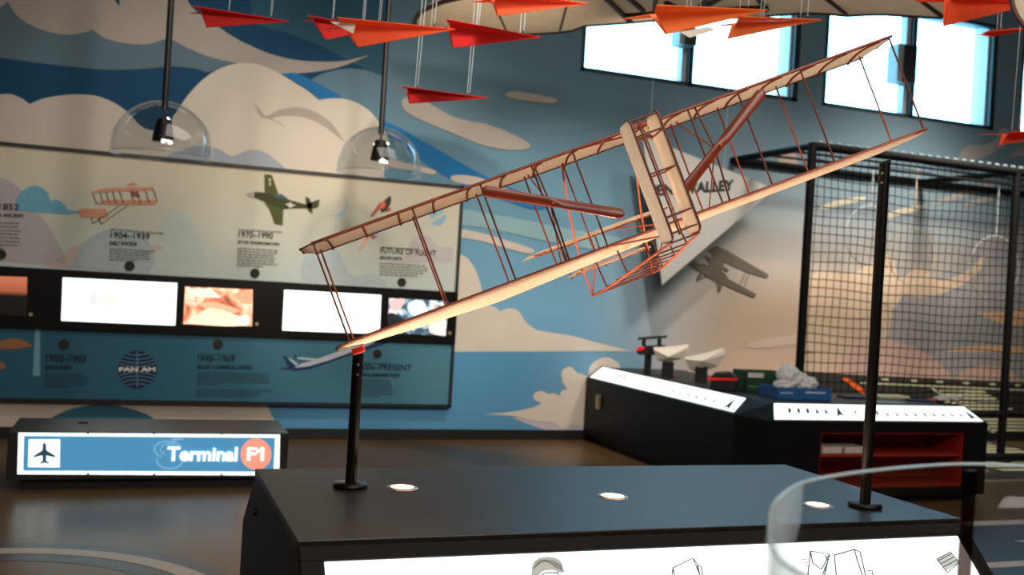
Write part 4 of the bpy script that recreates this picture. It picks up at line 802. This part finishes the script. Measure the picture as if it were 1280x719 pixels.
# hoops hung in the cage
HM = M('white_hoop', (170, 176, 176), 0.5); HT_ = M('tan_hoop', (186, 172, 142), 0.5)
for (xr, yt, yc, ry, y_, mat, lab) in ((1087, 208, 294, 37, 8.75, HM, 'pale hanging hoop just left of the tall post inside the cage'), (1140, 236, 320, 35, 8.4, HT_, 'tan hanging hoop in the middle of the cage'), (1243, 240, 335, 40, 8.85, HM, 'faint pale hoop at the right post of the cage')):
    c = onY(xr, yc, y_); top_ = onY(xr, yc-ry, y_); R = (top_-c).length
    t = T('flight_hoop', lab, 'hoop', c, 'hoops hung in the net cage')
    t.part(G().tube([c+Vector((R*math.sin(k*math.pi/24), 0.0, R*math.cos(k*math.pi/24))) for k in range(49)], 0.007, 8, caps=False), 'ring', mat)
    t.part(G().tube([c+Vector((0, 0, R)), (c.x, y_, CZ-0.001)], 0.009, 8), 'hanger', mat)

# ================================================================== ACTIVITY CONSOLE (L shaped)
CT = 0.76; OX, OZ, OYF = 4.36, 0.635, 6.22; IX, IY = 4.525, 6.36; XE = 6.41
t = T('activity_console', 'black L shaped activity console with glowing instruction strips and a red shelf', 'console', (5.2, 7.0, 0)); O = t.loc
CB = M('console_black', (11, 10, 9), 0.5, spec=0.25)
BX1, BY1 = 5.45, 7.2   # inner edges of the two wings
# footprint of the L at the outer line, and at the inner (top) line
out_ = [(OX, WY-0.025), (OX, OYF+0.36), (OX+0.11, OYF), (XE+0.12, OYF)]
in_ = [(IX, WY-0.025), (IX, IY+0.28), (IX+0.03, IY), (XE, IY)]
g = G()
# slanted rim between the outer line (lower) and the inner line (top), and faces below, as solid pieces
def quad_slab(a, b, c, d): return [Vector(a), Vector(b), Vector(c), Vector(d)]
body = G()
bot = [(p[0]+(0.05 if i < 2 else 0.0), p[1]+(0.05 if i >= 2 else 0.0)) for i, p in enumerate(out_)]
# left wing and right wing bodies
body.prism([(OX, WY-0.025, 0.06), (OX, OYF+0.36, 0.06), (OX+0.11, OYF, 0.06), (OX+0.40, OYF, 0.06), (OX+0.40, OYF+0.9, 0.06), (BX1, BY1, 0.06), (BX1, WY-0.025, 0.06)], (0, 0, OZ-0.06))
# right wing around the shelf niche
nx0, nx1 = onY(1025, 570, OYF).x, onY(1204, 570, OYF).x; nz0, nz1 = 0.13, onY(1110, 541, OYF).z
body.box((OX+0.40, OYF, 0.06), (nx0, BY1, OZ)); body.box((nx1, OYF, 0.06), (XE+0.12, BY1, OZ)); body.box((nx0, OYF, nz1), (nx1, BY1, OZ)); body.box((nx0, OYF, 0.06), (nx1, BY1, nz0)); body.box((nx0, OYF+0.40, nz0), (nx1, BY1, nz1))
t.part(body, 'body', CB)
t.part(G().box((OX+0.45, OYF+0.08, 0), (XE+0.02, BY1-0.05, 0.065)), 'plinth', M('black_plinth', (12, 11, 10), 0.6))
t.part(G().box((OX+0.07, OYF+0.9, 0), (BX1-0.05, WY-0.03, 0.065)), 'plinth', M('black_plinth'))
rim = G()
for i in range(3):
    a, b = out_[i], out_[i+1]; c, d = in_[i+1], in_[i]
    A_, B_, C_, D_ = Vector((*a, OZ)), Vector((*b, OZ)), Vector((*c, CT)), Vector((*d, CT)); C0, D0 = Vector((*c, OZ)), Vector((*d, OZ))
    rim.add([A_, B_, C_, D_, D0, C0], [(0, 1, 2, 3), (3, 2, 5, 4), (0, 4, 5, 1), (1, 5, 2), (0, 3, 4)])
rim.add([(XE+0.12, OYF, OZ), (XE+0.12, BY1, OZ), (XE, BY1, CT), (XE, IY, CT), (XE, IY, OZ), (XE, BY1, OZ)], [(0, 1, 2, 3), (3, 2, 5, 4), (0, 4, 5, 1), (1, 5, 2), (0, 3, 4)])
t.part(rim, 'sloping_rim', CB)
topg = G().prism([(IX, WY-0.025, OZ), (IX, IY+0.28, OZ), (IX+0.03, IY, OZ), (XE, IY, OZ), (XE, BY1, OZ), (BX1, BY1, OZ), (BX1, WY-0.025, OZ)], (0, 0, CT-OZ-0.012))
t.part(topg, 'worktop', M('worktop_dark', (30, 28, 26), 0.5, var=0.15, scale=5))
RDM = M('red_shelf_laminate', (140, 30, 14), 0.5)
sh = G(); w = 0.012
sh.box((nx0, OYF+0.39, nz0), (nx1, OYF+0.40, nz1)); sh.box((nx0, OYF+0.01, nz0), (nx0+w, OYF+0.39, nz1)); sh.box((nx1-w, OYF+0.01, nz0), (nx1, OYF+0.39, nz1)); sh.box((nx0+w, OYF+0.01, nz0), (nx1-w, OYF+0.39, nz0+w)); sh.box((nx0+w, OYF+0.01, nz1-w), (nx1-w, OYF+0.39, nz1))
t.part(sh, 'shelf_lining', RDM)
szv = onY(1110, 569, OYF+0.02).z
t.part(G().box((nx0+w, OYF+0.02, szv-0.012), (nx1-w, OYF+0.39, szv+0.006)), 'shelf', RDM)
CS = M('console_strip_lit', (238, 250, 246), 0.4, emit=1.15, var=0.01)
def strip(a, b, c, d, u0, u1, v0, v1, name, marks):
    """lit strip on the slanted rim quad a-b (outer, low) to d-c (inner, top)"""
    a, b, c, d = map(Vector, (a, b, c, d)); n_ = (b-a).cross(d-a).normalized(); n_ = n_ if n_.z > 0 else -n_
    def at(u, v, h=0): return (a*(1-u)+b*u)*(1-v)+(d*(1-u)+c*u)*v+n_*h
    s_ = t.part(G().prism([at(u0, v0), at(u1, v0), at(u1, v1), at(u0, v1)], n_*0.006), name, CS)
    for (mu, mv, sz, typ, dark) in marks:
        c0 = at(mu, mv, 0.0068); sz *= 1.35; ex = (b-a).normalized()*sz; ey = (at(mu, 1)-at(mu, 0)).normalized()*sz
        if typ == 0: q = [c0-ex*0.35-ey*0.6, c0+ex*0.5-ey*0.7, c0+ex*0.1+ey*0.8]
        elif typ == 1: q = [c0-ex*0.35-ey*0.6, c0+ex*0.3-ey*0.6, c0+ex*0.3+ey*0.6, c0-ex*0.3+ey*0.6]
        else: q = [c0-ex*0.55-ey*0.8, c0+ex*0.05-ey*0.4, c0+ex*0.55-ey*0.8, c0+ex*0.1+ey*1.0]
        t.part(G().prism(q, n_*0.0008), 'fold_step_mark', M('mark_dark', (44, 66, 68), 0.6) if dark else M('mark_grey', (110, 124, 120), 0.6, emit=0.1), s_)
L0 = [(*out_[0], OZ), (*out_[1], OZ), (*in_[1], CT), (*in_[0], CT)]
mk = [(0.08, .55, .035, 1, 1), (.12, .55, .03, 0, 1), (.165, .55, .03, 0, 1), (.21, .58, .038, 1, 1), (.25, .57, .035, 1, 1)]+[(0.31+k*.05, .5-k*0.006, .026, 0, k % 3 == 0) for k in range(12)]+[(.945, .42, .055, 2, 1)]
strip(*L0, 0.02, 0.99, 0.10, 0.92, 'instruction_strip', mk)
R0 = [(*out_[2], OZ), (*out_[3], OZ), (*in_[3], CT), (*in_[2], CT)]
mk = [(.07+k*.042, .55, .03, 1 if k < 3 else 0, 1) for k in range(5)]+[(.30, .5, .045, 2, 1), (.38, .5, .02, 1, 0), (.485, .5, .03, 1, 0)]+[(.53+k*.047, .45, .026, 0, k in (3, 4, 5, 6)) for k in range(9)]+[(.955, .42, .05, 2, 1)]
strip(*R0, 0.0, 0.985, 0.10, 0.92, 'instruction_strip', mk)
p = Vector((OX-0.001, 8.98, 0.42)); t.part(G().box((OX-0.03, 8.90, 0.36), (OX-0.0005, 8.98, 0.50)), 'lock', M('brass_lock', (156, 142, 112), 0.35, 0.8), bevel=0.008)
# ---- things on the worktop
TZ = CT-0.0115
def at(px, py, z=TZ): return onZ(px, py, z)
BLP = M('launcher_black', (18, 17, 17), 0.4); RDG = M('launcher_red', (226, 26, 18), 0.4, emit=0.25); WPP = M('folded_white', (214, 206, 190), 0.6, var=0.03)
def dirs(p):
    d = (CAM-p); d.z = 0; d.normalize(); return Vector((-d.y, d.x, 0)), d     # image right, toward the camera
p = at(809, 467); rt, dd = dirs(p)
t = T('plane_launcher', 'black and red plane launcher on a stand at the wall end of the console', 'launcher', p)
t.part(G().obox(p+Vector((0, 0, .095)), rt*0.035, dd*0.03, (0, 0, 0.095)), 'stand', BLP, bevel=0.006)
t.part(G().prism([p+rt*x+Vector((0, 0, z))-dd*0.05 for x, z in ((-.12, .21), (-.09, .18), (.10, .19), (.16, .23), (.16, .29), (-.05, .27))], dd*0.1), 'body', BLP)
t.part(G().prism([p+rt*x+Vector((0, 0, z))+dd*0.052 for x, z in ((-.13, .215), (-.06, .225), (-.03, .26), (-.10, .26))], dd*0.008), 'red_nose', RDG)
t.part(G().obox(p+rt*0.03+Vector((0, 0, .355)), rt*0.14+Vector((0, 0, .02)), dd*0.03, (0, 0, 0.012)), 'rail', BLP)
for x in (-0.05, 0.1): t.part(G().obox(p+rt*x+Vector((0, 0, .31)), rt*0.02, dd*0.02, (0, 0, 0.04)), 'rail_post', BLP)
for (bx, by, pts, lab) in ((834, 472, [(-.145, .26), (-.10, .155), (.0, .145), (.13, .19), (.185, .29), (.18, .31), (0, .275)], 'white folded plane on a black stand, nearer the launcher'), (876, 478, [(-.155, .20), (-.10, .10), (.0, .09), (.15, .165), (.20, .27), (.185, .31), (.02, .25)], 'white folded plane tilted up on a black stand before the red striped case')):
    p = at(bx, by); rt, dd = dirs(p); t = T('folded_plane_stand', lab, 'model', p, 'white folded planes on the console')
    t.part(G().obox(p+Vector((0, 0, .075)), rt*0.055, dd*0.05, (0, 0, 0.075)), 'stand', BLP, bevel=0.006)
    pv_ = [p+rt*x+Vector((0, 0, z)) for x, z in pts]; c = p+rt*0.0+Vector((0, 0, .2)); n = len(pv_)
    g = G(); g.add([v+dd*0.02 for v in pv_]+[v-dd*0.13+Vector((0, 0, 0.012)) for v in pv_]+[c+dd*0.09+rt*0.0-Vector((0, 0, .0))]+[c-dd*0.16], [(i, (i+1) % n, 2*n) for i in range(n)]+[((i+1) % n, i, i+n, (i+1) % n+n) for i in range(n)]+[((i+1) % n+n, i+n, 2*n+1) for i in range(n)])
    t.part(g, 'folded_plane', WPP)
p = at(902, 488); rt, dd = dirs(p); t = T('launcher_case', 'black rounded case with a red stripe beside the green box', 'case', p)
t.part(G().prism([p+rt*x+Vector((0, 0, z))-dd*0.07 for x, z in ((-.09, 0), (-.10, .10), (-.06, .15), (.06, .165), (.13, .12), (.12, 0))], dd*0.14), 'case', BLP, bevel=0.012)
t.part(G().prism([p+rt*x+Vector((0, 0, z))+dd*0.072 for x, z in ((-.12, .082), (.12, .10), (.13, .115), (-.12, .105))], dd*0.006), 'stripe', RDG)
# green open box
def open_box(name, lab, px, py, w, dp, h, mat, cat, yaw=0.0, txt=None):
    p = at(px, py); t = T(name, lab, cat, p); c, s = math.cos(yaw), math.sin(yaw); ex = Vector((c, s, 0)); ey = Vector((-s, c, 0)); g = G(); th = 0.006
    for cx_, cy_, hx, hy in ((0, -dp/2+th, w/2, th), (0, dp/2-th, w/2, th), (-w/2+th, 0, th, dp/2-2*th), (w/2-th, 0, th, dp/2-2*th)): g.obox(p+ex*cx_+ey*(cy_+dp/2)+Vector((0, 0, h/2)), ex*hx, ey*hy, (0, 0, h/2))
    g.obox(p+ey*dp/2+Vector((0, 0, .004)), ex*(w/2), ey*(dp/2), (0, 0, .004)); t.part(g, 'carton', mat); return t, p, ex, ey
GRN = M('green_carton', (24, 62, 36), 0.6); BLC = M('blue_carton', (34, 92, 152), 0.55)
t, p, ex, ey = open_box('green_carton', 'dark green open carton with a white label on the console', 957, 491, 0.37, 0.24, 0.175, GRN, 'box', -0.05)
def onf(x, z): return p+ex*x+Vector((0, 0, z))-ey*0.002
t.part(G().prism([onf(x, z) for x, z in ((-.18, .125), (-.03, .125), (-.03, .165), (-.18, .165))], -ey*0.002), 'label', M('white_label', (206, 206, 198), 0.6))
GLT = M('carton_print', (120, 146, 120), 0.6)
for q in ([(-.17, .045), (-.07, .045), (-.07, .052), (-.17, .052)], [(.03, .05), (.05, .05), (.09, .09), (.075, .09)], [(.10, .065), (.17, .065), (.17, .075), (.10, .075)]): t.part(G().prism([onf(*v) for v in q], -ey*0.0015), 'printed_mark', GLT)
t, p, ex, ey = open_box('blue_carton', 'blue open tray carton holding the crumpled plastic bag', 1006, 500.5, 0.50, 0.28, 0.095, BLC, 'box', -0.03)
for q in ([(0.0, .055), (.19, .055), (.19, .07), (0, .07)], [(-.23, .05), (-.12, .05), (-.12, .06), (-.23, .06)]): t.part(G().prism([onf(*v) for v in q], -ey*0.0015), 'printed_mark', M('carton_print_pale', (176, 196, 210), 0.6))
bp = p+ey*0.14
def crumple(name, lab, cat, c, blobs, mat, seed):
    random.seed(seed); t = T(name, lab, cat, c)
    bm = bmesh.new()
    for dx, dy, dz, sx, sy, sz in blobs:
        r = bmesh.ops.create_icosphere(bm, subdivisions=3, radius=1.0)
        for v in r['verts']:
            n = v.co.copy(); k = 1+0.16*math.sin(n.x*7+seed)*math.sin(n.y*9+n.z*6)+random.uniform(-.09, .09)
            v.co = Vector((n.x*sx*k+dx, n.y*sy*k+dy, n.z*sz*k+dz))
    g = G(); bm.verts.ensure_lookup_table(); g.add([c+v.co for v in bm.verts], [tuple(v.index for v in f.verts) for f in bm.faces]); bm.free()
    t.part(g, 'film', mat); return t
PLB = M('plastic_film', (250, 250, 246), 0.35, var=0.08, scale=30, trans=0.35, spec=0.6)
crumple('plastic_bag', 'crumpled clear plastic bag spilling out of the blue carton', 'bag', bp+Vector((0, 0, 0.06)), [(-.08, 0, .14, .10, .07, .07), (.0, .02, .10, .12, .08, .06), (.10, 0, .06, .10, .08, .06), (-.12, -.02, .05, .10, .07, .04)], PLB, 3)
def slabt(name, lab, cat, px, py, w, dp, h, mat, yaw):
    p = at(px, py); c, s = math.cos(yaw), math.sin(yaw); g = G().obox(p+Vector((0, 0, h/2)), Vector((c, s, 0))*(w/2), Vector((-s, c, 0))*(dp/2), (0, 0, h/2)); t = T(name, lab, cat, p)
    t.part(g, 'sheets', mat, bevel=0.002); return t
slabt('paper_pad', 'cream paper pad lying on the console behind the tall post', 'paper', 1112, 497, 0.32, 0.14, 0.02, M('cream_paper', (206, 204, 166), 0.7), 0.02)
slabt('navy_folder', 'navy folder lying on the console left of the crumpled paper', 'folder', 1150, 502, 0.22, 0.10, 0.016, M('navy_card', (26, 38, 66), 0.6), -0.25)
slabt('navy_folder', 'navy folder lying right beside the blue carton', 'folder', 1066, 498, 0.22, 0.14, 0.02, M('navy_card'), -0.2)
slabt('paper_sheet', 'white sheet lying flat on the console right of the tall post', 'paper', 1105, 503, 0.34, 0.10, 0.006, M('sheet_grey', (166, 172, 180), 0.6), -0.1)
slabt('orange_sheet', 'small orange slip lying right of the navy folder on the console', 'paper', 1166, 503, 0.06, 0.05, 0.03, M('orange_card', (206, 92, 50), 0.6), 0.3)
crumple('crumpled_paper', 'crumpled white paper at the right end of the console', 'paper', at(1186, 504)+Vector((0, 0, .036)), [(-.07, 0, .0, .08, .06, .025), (.05, .0, .005, .09, .06, .028)], M('white_tissue', (206, 206, 200), 0.6, trans=0.2), 9)
for x0, x1, lab in ((1028, 1055, 'pale box at the left end of the red shelf'), (1056, 1084, 'pale box behind the tall post on the red shelf')):
    a_ = onY(x0, 566, OYF+0.06).x; b_ = onY(x1, 566, OYF+0.06).x; t = T('shelf_box', lab, 'box', ((a_+b_)/2, OYF+0.15, szv+0.006), 'pale boxes on the red shelf')
    t.part(G().box((a_+0.004, OYF+0.06, szv+0.0065), (b_-0.002, OYF+0.24, szv+0.055)), 'carton', M('pale_box', (196, 186, 176), 0.6), bevel=0.003)
    t.part(G().box((b_-0.02, OYF+0.055, szv+0.01), (b_-0.012, OYF+0.06, szv+0.05)), 'box_slot', m_black)
# ================================================================== CURVED ACRYLIC GUARD
t = T('guard_plinth', 'dark rounded plinth carrying the clear curved guard near the camera', 'plinth', (1.1, 0.95, 0)); RZ = 1.25
loop = [(0.600, 0.800), (0.625, 0.860), (0.681, 0.944), (0.770, 1.060), (0.889, 1.169), (1.00, 1.225), (1.106, 1.262), (1.210, 1.288), (1.314, 1.304), (1.43, 1.285), (1.58, 1.20), (1.66, 1.06), (1.66, 0.90), (1.56, 0.76), (1.35, 0.66), (1.05, 0.62), (0.80, 0.635), (0.67, 0.68), (0.605, 0.735)]
pts = curve([tuple(p) for p in loop], k=6); ctr = Vector((1.13, 0.95))
inset = lambda p, k: ctr+(p-ctr)*k
t.part(G().prism([(*inset(p, 0.97), 0.0) for p in pts], (0, 0, 0.93)), 'body', M('plinth_dark', (34, 30, 28), 0.5)); t.part(G().prism([(*inset(p, 1.02), 0.93) for p in pts], (0, 0, 0.03)), 'top', M('plinth_top', (40, 38, 38), 0.4))
t = T('acrylic_guard', 'clear curved acrylic guard standing in front of the desk corner', 'guard', (1.1, 0.95, 0.96))
g = G(); n = len(pts); ins = [inset(p, 0.992) for p in pts]
vs = [(*p, 0.961) for p in pts]+[(*p, RZ) for p in pts]
g.add(vs, [(i, (i+1) % n, n+(i+1) % n, n+i) for i in range(n)], True)
t.part(g, 'sheet', clear_mat('guard_acrylic', (0.955, 0.965, 0.97), 0.38, 0.02, 1.4), solid=0.006)
t.part(G().tube([(*p, RZ) for p in pts+pts[:1]], 0.0024, 8, caps=False), 'rim', M('acrylic_rim', (224, 238, 242), 0.1, trans=0.5, spec=0.8))
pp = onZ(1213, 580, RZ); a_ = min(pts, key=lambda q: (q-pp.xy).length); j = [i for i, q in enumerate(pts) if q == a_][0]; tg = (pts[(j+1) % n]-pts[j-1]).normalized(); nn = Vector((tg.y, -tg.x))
t.part(G().obox(Vector((pp.x, pp.y, (RZ-0.01+0.961)/2)), Vector((*tg, 0))*0.011, Vector((*nn, 0))*0.006, (0, 0, (RZ-0.01-0.961)/2)), 'reflection_strip', clear_mat('reflection_tint', (0.30, 0.25, 0.24), 0.6, 0.1, 1.5), bevel=0.003)  # dark reflection in the guard, shaped as a tinted strip
